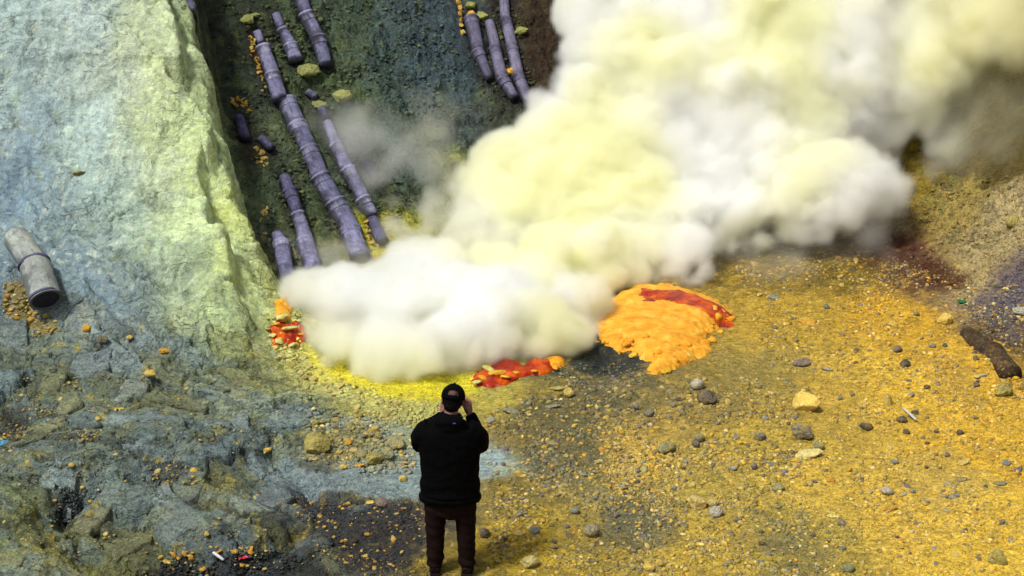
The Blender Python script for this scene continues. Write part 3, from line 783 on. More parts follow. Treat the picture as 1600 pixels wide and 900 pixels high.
def smoke_object():
    dens = build_smoke()
    flat = dens.transpose(2, 1, 0).ravel()          # x runs fastest
    me = bpy.data.meshes.new('sulphur_smoke')
    me.vertices.add(len(flat))
    a = me.attributes.new('d', 'FLOAT', 'POINT'); a.data.foreach_set('value', flat)
    o = bpy.data.objects.new('sulphur_smoke', me); COL.objects.link(o)
    mat = smoke_material(); me.materials.append(mat)
    ng = bpy.data.node_groups.new('smoke_volume', 'GeometryNodeTree')
    ng.interface.new_socket('Geometry', in_out='INPUT', socket_type='NodeSocketGeometry')
    ng.interface.new_socket('Geometry', in_out='OUTPUT', socket_type='NodeSocketGeometry')
    N = ng.nodes; L = ng.links
    gi = N.new('NodeGroupInput'); go = N.new('NodeGroupOutput')
    pos = N.new('GeometryNodeInputPosition')
    def vm(op, a, b):
        x = N.new('ShaderNodeVectorMath'); x.operation = op
        L.new(a, x.inputs[0])
        if b is not None: x.inputs[1].default_value = b
        return x
    s = vm('SUBTRACT', pos.outputs[0], tuple(SMIN)); s = vm('MULTIPLY', s.outputs[0], (1 / VOX,) * 3)
    s = vm('ADD', s.outputs[0], (0.5,) * 3); s = vm('FLOOR', s.outputs[0], None)
    s = vm('DOT_PRODUCT', s.outputs[0], (1.0, float(SN[0]), float(SN[0] * SN[1])))
    ad = N.new('ShaderNodeMath'); ad.operation = 'ADD'; ad.inputs[1].default_value = 0.25; L.new(s.outputs['Value'], ad.inputs[0])
    at = N.new('GeometryNodeInputNamedAttribute'); at.data_type = 'FLOAT'; at.inputs['Name'].default_value = 'd'
    si = N.new('GeometryNodeSampleIndex'); si.data_type = 'FLOAT'; si.domain = 'POINT'; si.clamp = True
    L.new(gi.outputs[0], si.inputs['Geometry']); L.new(at.outputs[0], si.inputs['Value']); L.new(ad.outputs[0], si.inputs['Index'])
    vc = N.new('GeometryNodeVolumeCube')
    L.new(si.outputs[0], vc.inputs['Density'])
    vc.inputs['Min'].default_value = tuple(SMIN); vc.inputs['Max'].default_value = tuple(SMAX)
    for k, ax in enumerate('XYZ'): vc.inputs['Resolution ' + ax].default_value = int(SN[k])
    sm = N.new('GeometryNodeSetMaterial'); sm.inputs['Material'].default_value = mat
    L.new(vc.outputs[0], sm.inputs[0]); L.new(sm.outputs[0], go.inputs[0])
    mod = o.modifiers.new('volume', 'NODES'); mod.node_group = ng
    tag(o, 'thick yellow-white sulphur smoke billowing up from the pipe mouths', 'smoke', kind='stuff')
    return o
smoke_object()
print('smoke', round(time.time() - T0, 1))
# ------------------------------------------------------------------ pipes
def lathe(profile, seg=28, wob=0.0, seed=0, caps=(True, True)):
    """profile: (radius, z) rows; returns verts and faces"""
    r = random.Random(seed); vs = []; fs = []
    ph = r.random() * 6
    for k, (rad, z) in enumerate(profile):
        for i in range(seg):
            a = 2 * math.pi * i / seg
            q = rad * (1 + wob * (math.sin(2 * a + ph + z * 3) + 0.6 * math.sin(3 * a - ph + z * 7)))
            vs.append((q * math.cos(a), q * math.sin(a), z))
    for k in range(len(profile) - 1):
        for i in range(seg):
            j = (i + 1) % seg
            fs.append((k * seg + i, k * seg + j, (k + 1) * seg + j, (k + 1) * seg + i))
    if caps[0]: fs.append(tuple(range(seg))[::-1])
    if caps[1]: fs.append(tuple((len(profile) - 1) * seg + i for i in range(seg)))
    return vs, fs

def pipe_material(name, base, stain, pale, speck, amt=0.5):
    t = NT(name); pos = t.geo(); ob = t.coord('Object')
    a = t.noise(pos, 5.5, 5, 0.65); b = t.noise(ob, 22, 4, 0.6); d = t.noise(pos, 13, 5, 0.7, 0.6)
    base = tuple(lin(base) / GAIN); stain = tuple(lin(stain) / GAIN); pale = tuple(lin(pale) / GAIN); speck = tuple(lin(speck) / GAIN)
    c = t.mix(t.ramp(a, [(0.42, (0, 0, 0)), (0.62, (amt,) * 3)]), base, stain)
    c = t.mix(t.ramp(d, [(0.52, (0, 0, 0)), (0.72, (0.7,) * 3)]), c, stain)
    c = t.mix(t.ramp(b, [(0.50, (0, 0, 0)), (0.75, (0.65,) * 3)]), c, pale)
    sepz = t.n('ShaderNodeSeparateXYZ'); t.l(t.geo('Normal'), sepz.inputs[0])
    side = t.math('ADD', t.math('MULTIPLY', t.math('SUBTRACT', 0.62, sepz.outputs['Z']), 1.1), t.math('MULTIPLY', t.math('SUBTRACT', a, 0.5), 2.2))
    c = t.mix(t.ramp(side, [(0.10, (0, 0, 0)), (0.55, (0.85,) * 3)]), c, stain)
    c = t.mix(t.ramp(t.noise(pos, 30, 3, 0.7), [(0.60, (0, 0, 0)), (0.68, (0.8,) * 3)]), c, speck)
    rnd = t.n('ShaderNodeObjectInfo').outputs['Random']
    c = t.mix(1.0, c, t.ramp(rnd, [(0.0, (0.66, 0.66, 0.70)), (0.5, (1, 1, 1)), (1.0, (1.22, 1.2, 1.16))]), 'MULTIPLY')
    stz = t.n('ShaderNodeMapping'); stz.inputs['Scale'].default_value = (26, 26, 2.5); t.l(ob, stz.inputs['Vector'])
    c = t.mix(t.ramp(t.noise(stz.outputs[0], 1.0, 4, 0.6), [(0.52, (0, 0, 0)), (0.70, (0.6,) * 3)]), c, stain)
    t.l(c, t.b.inputs['Base Color']); t.b.inputs['Roughness'].default_value = 0.8
    t.b.inputs['Specular IOR Level'].default_value = 0.3
    t.l(t.bump(b, 0.35, 0.01, t.bump(d, 0.4, 0.02)), t.b.inputs['Normal'])
    return t.m
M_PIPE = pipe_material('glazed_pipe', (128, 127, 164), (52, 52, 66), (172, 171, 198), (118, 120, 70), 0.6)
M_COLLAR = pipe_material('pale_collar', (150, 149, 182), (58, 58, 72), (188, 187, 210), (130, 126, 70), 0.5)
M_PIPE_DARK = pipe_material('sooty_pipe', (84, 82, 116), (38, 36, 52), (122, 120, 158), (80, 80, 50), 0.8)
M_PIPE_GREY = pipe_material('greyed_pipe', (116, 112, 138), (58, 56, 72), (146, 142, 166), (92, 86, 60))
M_PIPE_PALE = pipe_material('crusted_pipe', (176, 184, 172), (104, 108, 108), (206, 212, 196), (120, 90, 120), 0.6)
M_PIPE_RUST = pipe_material('burnt_pipe', (78, 60, 36), (34, 24, 18), (138, 112, 62), (170, 140, 50), 0.8)
M_BLACK = NT('mouth_black').m  # near-black for the disc set deep in an open pipe end
M_BLACK.node_tree.nodes['Principled BSDF'].inputs['Base Color'].default_value = (0.015, 0.013, 0.012, 1)
M_BLACK.node_tree.nodes['Principled BSDF'].inputs['Roughness'].default_value = 0.95

def section(parent, p0, p1, r0, r1, mat, collar_mat, seed, socket=True, open_end=False, origin=Vector()):
    ax = p1 - p0; L = ax.length
    q = ax.to_track_quat('Z', 'Y')
    rr = lambda t: r0 + (r1 - r0) * t
    prof = [(rr(0) * 0.90, -0.02), (rr(0) * 0.97, 0.0)]
    n = max(4, int(L / 0.05))
    for k in range(1, n + 1):
        t = k / n
        prof.append((rr(t) * (1 - 0.05 * t), L * t + (0.015 if k == n else 0)))
    if open_end:
        re = prof[-1][0]
        prof += [(re * 0.99, L + 0.02), (re * 0.84, L + 0.02), (re * 0.80, L - 0.03), (re * 0.78, L - 0.45)]
    vs, fs = lathe(prof, 28, 0.010, seed)
    o = mesh_obj('pipe_section', vs, fs, mat, parent)
    o.location = p0 - origin; o.rotation_mode = 'QUATERNION'; o.rotation_quaternion = q
    if socket:
        r = rr(0.1); h = min(0.115, L * 0.42)
        vs, fs = lathe([(r * 0.92, -0.012), (r * 1.06, -0.016), (r * 1.14, 0.0), (r * 1.14, 0.022), (r * 1.065, 0.028), (r * 1.055, h - 0.02), (r * 1.05, h - 0.006), (r * 0.95, h + 0.010)], 28, 0.010, seed)
        c = mesh_obj('collar', vs, fs, collar_mat, o)
    if open_end:
        vs, fs = lathe([(re * 0.785, L - 0.44), (re * 0.785, L - 0.43)], 24)
        mesh_obj('mouth', vs, fs, M_BLACK, o)
    return o

PIPE_INFO = {
 'main': ('long lavender pipe line running down the hillside into the smoke', M_PIPE, 'pipes running down the hillside'),
 'left_low': ('lavender pipe with a dark upper half, just left of the long pipe line', M_PIPE, 'pipes running down the hillside'),
 'far_left_low': ('short lavender pipe against the pale rock wall, leftmost of those entering the smoke', M_PIPE, 'pipes running down the hillside'),
 'right_mid': ('lavender pipe crossed by thin smoke, right of the long pipe line', M_PIPE, 'pipes running down the hillside'),
 'right_end': ('dark broken pipe end beside the bright yellow crust', M_PIPE_DARK, 'pipes running down the hillside'),
 'top_short': ('short pipe with a narrow neck above a mossy green lump', M_PIPE, 'pipes running down the hillside'),
 'top_right': ('blue-violet pipe entering from the top edge, right of the short necked pipe', M_PIPE, 'pipes running down the hillside'),
 'trio_left': ('grey pipe nearest the orange string of sulphur, in the upper group of three', M_PIPE_GREY, 'three pipes high on the slope'),
 'trio_mid': ('middle grey pipe of the upper group of three', M_PIPE_GREY, 'three pipes high on the slope'),
 'trio_right': ('grey pipe nearest the brown earth, longest of the upper group of three', M_PIPE_GREY, 'three pipes high on the slope'),
 'stub_high': ('small pale blue pipe stub just above the long pipe line', M_PIPE, 'broken pipe pieces in the gully'),
 'stub_gully': ('dark blue pipe piece below the orange crust in the gully', M_PIPE_DARK, 'broken pipe pieces in the gully'),
 'stub_gully_low': ('small violet pipe piece above the yellow crust in the gully', M_PIPE_DARK, 'broken pipe pieces in the gully'),
 'stub_upper': ('small violet pipe stub between the two mossy lumps', M_PIPE, 'broken pipe pieces in the gully'),
 'stub_hood': ('dark pipe stub under an overhanging lump at the head of a pipe', M_PIPE_DARK, 'broken pipe pieces in the gully'),
 'stub_smoke': ('dark pipe piece half hidden by thin blue smoke', M_PIPE_DARK, 'broken pipe pieces in the gully'),
 'stub_corner': ('violet pipe piece at the top edge beside the pale rock', M_PIPE, 'broken pipe pieces in the gully'),
}
def build_pipes():
    for k, (q, rad) in PIPE_XYZ.items():
        label, mat, group = PIPE_INFO[k]
        pts = []
        for (x, y, z), r in zip(q, rad):
            n = normal_at(x, y, 0.3)
            pts.append(Vector((x, y, z)) + n * (r * (-0.05 if k.startswith('trio') else -0.45 if k.startswith('stub') else 0.0)))
        root = empty('clay_pipe', pts[0])
        tag(root, label, 'pipe', group)
        for i in range(len(pts) - 1):
            if k == 'main' and i == 2: continue            # a section has slipped here
            if k == 'left_low' and i < 2: m = M_PIPE_DARK
            else: m = mat
            p0, p1 = pts[i], pts[i + 1]
            if k == 'main' and i == 1: p1 = p1 + (p1 - p0) * 0.12
            w = Vector((R.uniform(-.012, .012), R.uniform(-.01, .01), R.uniform(-.012, .012)))
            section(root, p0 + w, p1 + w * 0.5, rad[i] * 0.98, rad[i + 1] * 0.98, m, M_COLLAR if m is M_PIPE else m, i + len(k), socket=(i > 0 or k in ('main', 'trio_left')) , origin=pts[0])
build_pipes()

def lone_pipe():
    a, b, c = spot1(26, 384), spot1(55, 432), spot1(72, 492)
    up = normal_at(a.x, a.y, 0.3)
    a = a + up * 0.10; b = b + up * 0.15; c = c + up * 0.21
    root = empty('clay_pipe', a)
    tag(root, 'pale crusted pipe with a dark open mouth lying at the left edge', 'pipe')
    section(root, a, a + (b - a) * 0.98, 0.145, 0.150, M_PIPE_PALE, M_PIPE_PALE, 5, socket=False, origin=a)
    o = section(root, b, c, 0.168, 0.180, M_PIPE_PALE, M_PIPE_PALE, 6, socket=False, open_end=True, origin=a)
    vs, fs = lathe([(0.12, -0.05), (0.152, -0.045), (0.168, -0.012), (0.166, 0.01), (0.15, 0.02)], 28, 0.045, 4)      # dark mortar round the joint
    mesh_obj('joint_band', vs, fs, M_PIPE_DARK, o)
    vs, fs = lathe([(0.150, -0.035), (0.176, -0.030), (0.176, -0.004), (0.150, 0.0)], 28, 0.015, 5)                 # scorched rim
    rim = mesh_obj('rim', vs, fs, M_PIPE_DARK, o); rim.location = (0, 0, (c - b).length + 0.012)
lone_pipe()

burnt_crust = []
def burnt_pipe():
    a, c = spot1(1512, 520), spot1(1578, 590)
    a = a + Vector((0, 0, -0.03)); c = c + Vector((0, 0, 0.035))
    root = empty('clay_pipe', a)
    tag(root, 'dark brown burnt pipe half buried in yellow ground at the right edge', 'pipe')
    b = a + (c - a) * 0.55
    section(root, a, b, 0.10, 0.14, M_PIPE_RUST, M_PIPE_RUST, 8, socket=False, origin=a)
    section(root, b, c, 0.15, 0.13, M_PIPE_RUST, M_PIPE_RUST, 9, socket=True, origin=a)
    burnt_crust.append((root, a, b, c))
burnt_pipe()

# ------------------------------------------------------------------ sulphur deposits: sheets with thickness that lie on the ground
def sulphur_material(name, c0, c1, c2, rough=0.75, scale=7.0, bump=0.6, coat=0.0):
    t = NT(name); pos = t.geo()
    a = t.noise(pos, scale, 5, 0.6, 0.4); b = t.noise(pos, scale * 4.5, 4, 0.65)
    c = t.ramp(a, [(0.34, tuple(lin(c1) / GAIN)), (0.5, tuple(lin(c0) / GAIN)), (0.68, tuple(lin(c2) / GAIN))])
    c = t.mix(1.0, c, t.ramp(b, [(0.3, (0.72, 0.68, 0.6)), (0.55, (1, 1, 1)), (0.75, (1.12, 1.14, 1.2))]), 'MULTIPLY')
    t.l(c, t.b.inputs['Base Color']); t.b.inputs['Roughness'].default_value = rough
    t.b.inputs['Coat Weight'].default_value = coat; t.b.inputs['Specular IOR Level'].default_value = 0.25
    t.l(t.bump(b, bump, 0.012, t.bump(a, bump, 0.03)), t.b.inputs['Normal'])
    return t.m
M_ORANGE = sulphur_material('orange_sulphur', (236, 166, 36), (224, 144, 22), (244, 192, 74), bump=0.35)
M_RED = sulphur_material('molten_sulphur', (172, 42, 3), (116, 18, 2), (226, 104, 8), rough=0.42, scale=5, bump=0.4)
M_YELLOW = sulphur_material('yellow_sulphur', (226, 182, 52), (206, 152, 36), (240, 208, 104))
M_PALEY = sulphur_material('pale_sulphur', (206, 196, 112), (178, 166, 82), (226, 220, 158))
M_MOSS = sulphur_material('mossy_sulphur', (152, 160, 76), (116, 126, 60), (186, 192, 104))

def mound_material():
    t = NT('mound_sulphur'); pos = t.geo()
    a = t.noise(pos, 7, 5, 0.6, 0.4); b = t.noise(pos, 30, 4, 0.65)
    h = t.n('ShaderNodeAttribute', attribute_name='heat').outputs['Fac']
    K = lambda c: tuple(lin(c) / GAIN)
    c = t.ramp(a, [(0.34, K((222, 142, 24))), (0.5, K((236, 166, 38))), (0.68, K((242, 190, 78)))])
    c = t.mix(t.ramp(t.math('ADD', h, t.math('MULTIPLY', t.math('SUBTRACT', a, 0.5), 0.9)), [(0.2, (0, 0, 0)), (0.75, (1, 1, 1))]), c, K((196, 60, 6)))
    c = t.mix(t.ramp(b, [(0.54, (0, 0, 0)), (0.72, (0.6,) * 3)]), c, K((214, 184, 100)))
    c = t.mix(t.ramp(t.noise(pos, 13, 5, 0.7, 0.8), [(0.56, (0, 0, 0)), (0.68, (0.55,) * 3)]), c, K((168, 124, 40)))
    t.l(c, t.b.inputs['Base Color']); t.b.inputs['Roughness'].default_value = 0.7; t.b.inputs['Specular IOR Level'].default_value = 0.25
    st = t.n('ShaderNodeMapping'); st.inputs['Scale'].default_value = (4, 14, 6); t.l(pos, st.inputs['Vector'])
    t.l(t.bump(b, 0.6, 0.014, t.bump(t.noise(st.outputs[0], 1.0, 4, 0.6), 0.4, 0.03)), t.b.inputs['Normal'])
    return t.m
M_MOUND = mound_material()

def outline(px): return [(float(a[0]), float(a[1])) for a in spot([p[0] for p in px], [p[1] for p in px])]

def sheet(name, poly, hfun, mat, parent=None, step=0.016, rag=0.03, seed=0, origin=Vector()):
    """a patch over a plan outline; hfun(inside distance, x, y) is its height above the ground; the rim dips under"""
    P = np.array(poly); x = np.arange(P[:, 0].min() - 0.08, P[:, 0].max() + 0.08, step); y = np.arange(P[:, 1].min() - 0.08, P[:, 1].max() + 0.08, step)
    X, Y = np.meshgrid(x, y)
    d = _inside(X, Y, poly) + rag * 2.0 * fbm(X, Y, 4.0, 5, seed, 0.6)
    z = h_at(X, Y) + np.where(d > 0, hfun(np.maximum(d, 0), X, Y), -0.05)
    keep = d > -step * 1.6
    idx = -np.ones(X.shape, int)
    kq = keep[:-1, :-1] & keep[1:, :-1] & keep[:-1, 1:] & keep[1:, 1:]
    use = np.zeros(X.shape, bool)
    for dj in (0, 1):
        for di in (0, 1): use[dj:X.shape[0] - 1 + dj, di:X.shape[1] - 1 + di] |= kq
    idx[use] = np.arange(use.sum())
    V = np.stack([X, Y, z], -1)[use] - np.array(origin)
    j, i = np.nonzero(kq)
    Fq = np.stack([idx[j, i], idx[j, i + 1], idx[j + 1, i + 1], idx[j + 1, i]], -1)
    return mesh_obj(name, V.tolist(), Fq.tolist(), mat, parent)

def hull_rock(seed, n=16, squash=(1, 0.8, 0.6), rough=0.25):
    """an angular lump of unit size"""
    r = random.Random(seed); bm = bmesh.new()
    for _ in range(n):
        v = Vector((r.gauss(0, 1), r.gauss(0, 1), r.gauss(0, 1))).normalized() * r.uniform(1 - rough, 1)
        bm.verts.new((v.x * squash[0] * 0.5, v.y * squash[1] * 0.5, v.z * squash[2] * 0.5))
    res = bmesh.ops.convex_hull(bm, input=bm.verts)
    bmesh.ops.delete(bm, geom=[g for g in res['geom_interior'] if isinstance(g, bmesh.types.BMVert)], context='VERTS')
    loose = [v for v in bm.verts if not v.link_faces]
    if loose: bmesh.ops.delete(bm, geom=loose, context='VERTS')
    me = bpy.data.meshes.new('rock'); bm.to_mesh(me); bm.free()
    return me

def lumpy_rock(seed, sub=2, squash=(1, 0.85, 0.65), amp=0.22, freq=2.2, smooth=True):
    bm = bmesh.new(); bmesh.ops.create_icosphere(bm, subdivisions=sub, radius=0.5)
    co = np.array([v.co for v in bm.verts])
    n = fbm(co[:, 0] + co[:, 2] * 0.7, co[:, 1] - co[:, 2] * 0.6, freq, 4, seed) + 0.6 * fbm(co[:, 2], co[:, 0] + co[:, 1], freq * 1.3, 3, seed + 40)
    r = random.Random(seed)
    cuts = [(Vector((r.gauss(0, 1), r.gauss(0, 1), r.gauss(0, 1))).normalized(), r.uniform(0.30, 0.44)) for _ in range(7)]
    for v, k in zip(bm.verts, n):
        p = v.co * (1 + amp * 2 * float(k))
        for nn, dd in cuts:
            e = p.dot(nn) - dd
            if e > 0: p = p - nn * e * 0.9
        v.co = Vector((p.x * squash[0], p.y * squash[1], p.z * squash[2]))
    me = bpy.data.meshes.new('rock'); bm.to_mesh(me); bm.free()
    if smooth: me.polygons.foreach_set('use_smooth', [True] * len(me.polygons))
    return me

def put(name, me, mat, p, size, parent=None, origin=Vector(), tilt=0.4, sink=0.25, rz=None, scale=(1, 1, 1)):
    if mat is not None and not me.materials: me.materials.append(mat)
    o = bpy.data.objects.new(name, me); COL.objects.link(o)
    if parent: o.parent = parent
    o.scale = (size * scale[0], size * scale[1], size * scale[2])
    o.rotation_euler = (R.uniform(-tilt, tilt), R.uniform(-tilt, tilt), R.uniform(0, 6.28) if rz is None else rz)
    zmin = min(v.co.z for v in me.vertices) * size * scale[2]
    o.location = Vector(p) - origin + Vector((0, 0, -zmin * (1 - sink * 2)))
    return o

def sulphur_mound():
    poly = outline([(926,512),(936,485),(958,464),(990,448),(1040,446),(1100,458),(1146,488),(1128,512),(1105,530),(1110,552),(1080,565),(1048,584),(1018,584),(1010,566),(985,550),(950,545),(934,532)])
    c = Vector((sum(p[0] for p in poly) / len(poly), sum(p[1] for p in poly) / len(poly), 0)); c.z = float(h_at(c.x, c.y))
    root = empty('sulphur_mound', c)
    tag(root, 'glowing orange mound of sulphur with a red flow over its top', 'sulphur mound')
    def top(d, X, Y):
        crumb = sstep(0.20, 0.02, d)
        f1, f2, cid = worley(X, Y, 9.0, 5)
        front = sstep(c.y + 0.35, c.y - 0.45, Y)
        return 0.155 * (1 - np.exp(-(d / 0.22) ** 1.0)) + 0.015 * np.sin(X * 3 + Y * 2) * sstep(0, .3, d) + crumb * front * (0.06 * (cid - 0.5) + 0.045 * fbm(X, Y, 9, 4, 7) - 0.035 * sstep(0.14, 0, f2 - f1)) + 0.005 * fbm(X * 0.6, Y * 1.6, 7, 4, 8)
    flow = outline([(985,482),(1000,468),(1060,468),(1105,476),(1152,494),(1144,516),(1118,512),(1085,500),(1050,494),(1010,490)])
    body = sheet('mound_body', poly, top, M_MOUND, root, rag=0.07, seed=3, origin=c)
    co = np.array([v.co for v in body.data.vertices]) + np.array(c)
    df = _inside(co[:, 0], co[:, 1], flow) + 0.14 * fbm(co[:, 0], co[:, 1] * 2, 4, 5, 17, 0.6)
    ha = body.data.attributes.new('heat', 'FLOAT', 'POINT'); ha.data.foreach_set('value', sstep(-0.26, 0.06, df).astype(np.float32))
    sheet('molten_flow', flow, lambda d, X, Y: top(np.maximum(_inside(X, Y, poly) + 0.10 * fbm(X, Y, 4.0, 5, 3, 0.6), 0), X, Y) + 0.020 * (1 - np.exp(-(d / 0.05))) - 0.010 + 0.016 * fbm(X, Y, 7, 3, 14), M_RED, root, rag=0.07, seed=5, origin=c)
    rr = random.Random(4)
    blocks = []
    front = [(940,528),(955,538),(975,545),(995,552),(1012,568),(1030,580),(1050,576),(1070,566),(1090,556),(1105,540),(1112,522),(1128,508),(1138,496)]
    for i in range(34):
        t = rr.random() * (len(front) - 1); k = int(t); f = t - k
        u = front[k][0] + (front[k + 1][0] - front[k][0]) * f; v = front[k][1] + (front[k + 1][1] - front[k][1]) * f
        inw = rr.random() ** 1.6 * 34 - 7
        blocks.append((u + (1035 - u) * inw / 120, v - inw * 0.8, rr.uniform(6, 13) if i % 6 else rr.uniform(14, 20)))
    shapes = [lumpy_rock(100 + i, 2, (1, rr.uniform(.7, 1), rr.uniform(.5, .75)), 0.30, 1.8, smooth=i % 2 == 0) for i in range(8)]
    for me in shapes: me.materials.append(M_ORANGE)
    ysh = [me.copy() for me in shapes[:4]]
    for me in ysh: me.materials.clear(); me.materials.append(M_YELLOW)
    for i, (u, v, w) in enumerate(blocks):
        p = spot1(u, v); s = w * p.y / math.cos(PITCH) / F_PX * 1.1
        dd = float(_inside(np.array([p.x]), np.array([p.y]), poly)[0])
        lift = max(0.0, 0.155 * (1 - math.exp(-(max(dd, 0) / 0.22)))) * 0.9
        put('sulphur_block', rr.choice(ysh) if i % 5 == 0 else rr.choice(shapes), None, p + Vector((0, 0, lift)), s, root, c, sink=0.34)
sulphur_mound()

def pool(label, px, flakes, extra=None, seed=1):
    poly = outline(px)
    c = Vector((sum(p[0] for p in poly) / len(poly), sum(p[1] for p in poly) / len(poly), 0)); c.z = float(h_at(c.x, c.y))
    root = empty('molten_sulphur_pool', c); tag(root, label, 'sulphur pool', 'pools of molten red sulphur')
    sheet('molten_surface', poly, lambda d, X, Y: 0.05 * (1 - np.exp(-d / 0.05)) + 0.03 * fbm(X, Y, 4, 4, seed), M_RED, root, rag=0.05, seed=seed, origin=c)
    if extra:
        sheet('orange_rim', outline(extra), lambda d, X, Y: 0.07 * (1 - np.exp(-d / 0.05)) + 0.04 * fbm(X, Y, 6, 3, seed), M_ORANGE, root, rag=0.03, seed=seed + 1, origin=c)
    for i, (u, v, w, m) in enumerate(flakes):
        p = spot1(u, v); s = w * p.y / math.cos(PITCH) / F_PX * 1.1
        put('crust_flake', lumpy_rock(200 + i + seed * 20, 2, (1, 0.75, 0.28), 0.2, 2.5, False), (M_PALEY, M_YELLOW, M_ORANGE)[m], p + Vector((0, 0, 0.04)), s, root, c, tilt=0.3, sink=0.2)
pool('dark red molten sulphur under the pipe mouths, at the foot of the pale rock', [(418,508),(432,500),(468,505),(484,522),(470,538),(445,546),(424,540)],
     [(440,503,22,0),(452,520,26,0),(425,530,14,0),(437,540,18,0),(470,528,12,2),(458,545,16,0),(418,520,10,0),(432,512,12,2)], [(430,478),(440,462),(450,466),(456,500),(440,506),(432,498)], 1)
pool('red and orange molten sulphur at the edge of the smoke, right of the person', [(730,600),(744,584),(770,566),(795,560),(815,572),(850,560),(884,563),(880,575),(850,586),(815,590),(790,604),(762,606)],
     [(778,590,30,1),(764,584,22,0),(790,596,20,1),(755,598,20,2),(806,588,14,2),(835,586,12,2),(868,580,12,2),(746,604,18,0),(860,566,10,2)], [(850,560),(884,560),(882,574),(856,578)], 2)
print('pipes', round(time.time() - T0, 1))

def crust_on_burnt():
    root, a, b, c = burnt_crust[0]; rr = random.Random(6)
    for i in range(14):
        t = rr.random(); p = a.lerp(c, t) + Vector((rr.uniform(-.12, .10), rr.uniform(-.10, .10), 0)); p.z = a.lerp(c, t).z + rr.uniform(.0, .08)
        put('crust_lump', lumpy_rock(260 + i, 2, (1, .8, .5), 0.34, 2.2, False), M_PIPE_RUST if i % 3 else M_YELLOW, p, rr.uniform(.06, .16), root, a, sink=0.4, tilt=.6)
crust_on_burnt()
# ------------------------------------------------------------------ the person, seen from behind, taking a picture
def ring_tube(path, seg=20):
    """path rows: (x, y, z, rx, ry); rings stay level when the path is upright and turn with it otherwise"""
    P = [Vector(p[:3]) for p in path]; vs = []; fs = []
    prev = None
    for k, p in enumerate(path):
        t = (P[min(k + 1, len(P) - 1)] - P[max(k - 1, 0)]).normalized()
        ref = Vector((1, 0, 0)) if prev is None else prev
        if abs(ref.dot(t)) > 0.95: ref = Vector((0, 1, 0))
        a = (ref - t * ref.dot(t)).normalized(); b = t.cross(a); prev = a
        for i in range(seg):
            w = 2 * math.pi * i / seg
            vs.append(P[k] + a * math.cos(w) * p[3] + b * math.sin(w) * p[4])
    for k in range(len(path) - 1):
        for i in range(seg):
            j = (i + 1) % seg
            fs.append((k * seg + i, k * seg + j, (k + 1) * seg + j, (k + 1) * seg + i))
    fs.append(tuple(range(seg))[::-1]); fs.append(tuple((len(path) - 1) * seg + i for i in range(seg)))
    return vs, fs

def blob(c, r, rot=(0, 0, 0), seg=16):
    vs = []; fs = []; m = Euler(rot).to_matrix()
    for k in range(seg + 1):
        th = math.pi * k / seg
        for i in range(seg):
            ph = 2 * math.pi * i / seg
            vs.append(Vector(c) + m @ Vector((r[0] * math.sin(th) * math.cos(ph), r[1] * math.sin(th) * math.sin(ph), r[2] * math.cos(th))))
    for k in range(seg):
        for i in range(seg):
            j = (i + 1) % seg
            fs.append((k * seg + i, (k + 1) * seg + i, (k + 1) * seg + j, k * seg + j))
    return vs, fs

def fuse(name, pieces, voxel, mat, parent, smooth=2, fold=None):
    """one continuous surface from overlapping closed pieces"""
    bm = bmesh.new()
    for vs, fs in pieces:
        nv = [bm.verts.new(v) for v in vs]
        for f in fs:
            try: bm.faces.new([nv[i] for i in f])
            except ValueError: pass
    bmesh.ops.remove_doubles(bm, verts=bm.verts, dist=1e-5)
    bmesh.ops.recalc_face_normals(bm, faces=bm.faces)
    me = bpy.data.meshes.new(name); bm.to_mesh(me); bm.free()
    o = bpy.data.objects.new(name, me); COL.objects.link(o)
    md = o.modifiers.new('r', 'REMESH'); md.mode = 'VOXEL'; md.voxel_size = voxel; md.use_smooth_shade = True
    ms = o.modifiers.new('s', 'SMOOTH'); ms.factor = 0.5; ms.iterations = smooth
    dg = bpy.context.evaluated_depsgraph_get()
    new = bpy.data.meshes.new_from_object(o.evaluated_get(dg))
    o.modifiers.clear(); o.data = new; bpy.data.meshes.remove(me); new.name = name
    if fold:
        n = len(new.vertices); co = np.empty(n * 3, np.float32); no = np.empty(n * 3, np.float32)
        new.vertices.foreach_get('co', co); new.vertex_normals.foreach_get('vector', no)
        co = co.reshape(-1, 3); no = no.reshape(-1, 3)
        co = co + no * fold(co)[:, None]
        new.vertices.foreach_set('co', co.astype(np.float32).ravel()); new.update()
    new.materials.clear(); new.materials.append(mat)
    new.polygons.foreach_set('use_smooth', [True] * len(new.polygons))
    o.parent = parent
    return o

def cloth(name, rgb, rough=0.9, scale=60, sheen=0.0):
    t = NT(name); ob = t.coord('Object')
    a = t.noise(ob, 6, 4, 0.6); b = t.noise(ob, scale * 4, 2, 0.5)
    c = tuple(rgb)
    t.l(t.ramp(a, [(0.3, tuple(x * 0.75 for x in c)), (0.7, tuple(x * 1.3 for x in c))]), t.b.inputs['Base Color'])
    t.b.inputs['Roughness'].default_value = rough; t.b.inputs['Sheen Weight'].default_value = sheen
    t.b.inputs['Specular IOR Level'].default_value = 0.06
    t.l(t.bump(b, 0.3, 0.002, t.bump(a, 0.3, 0.01)), t.b.inputs['Normal'])
    return t.m

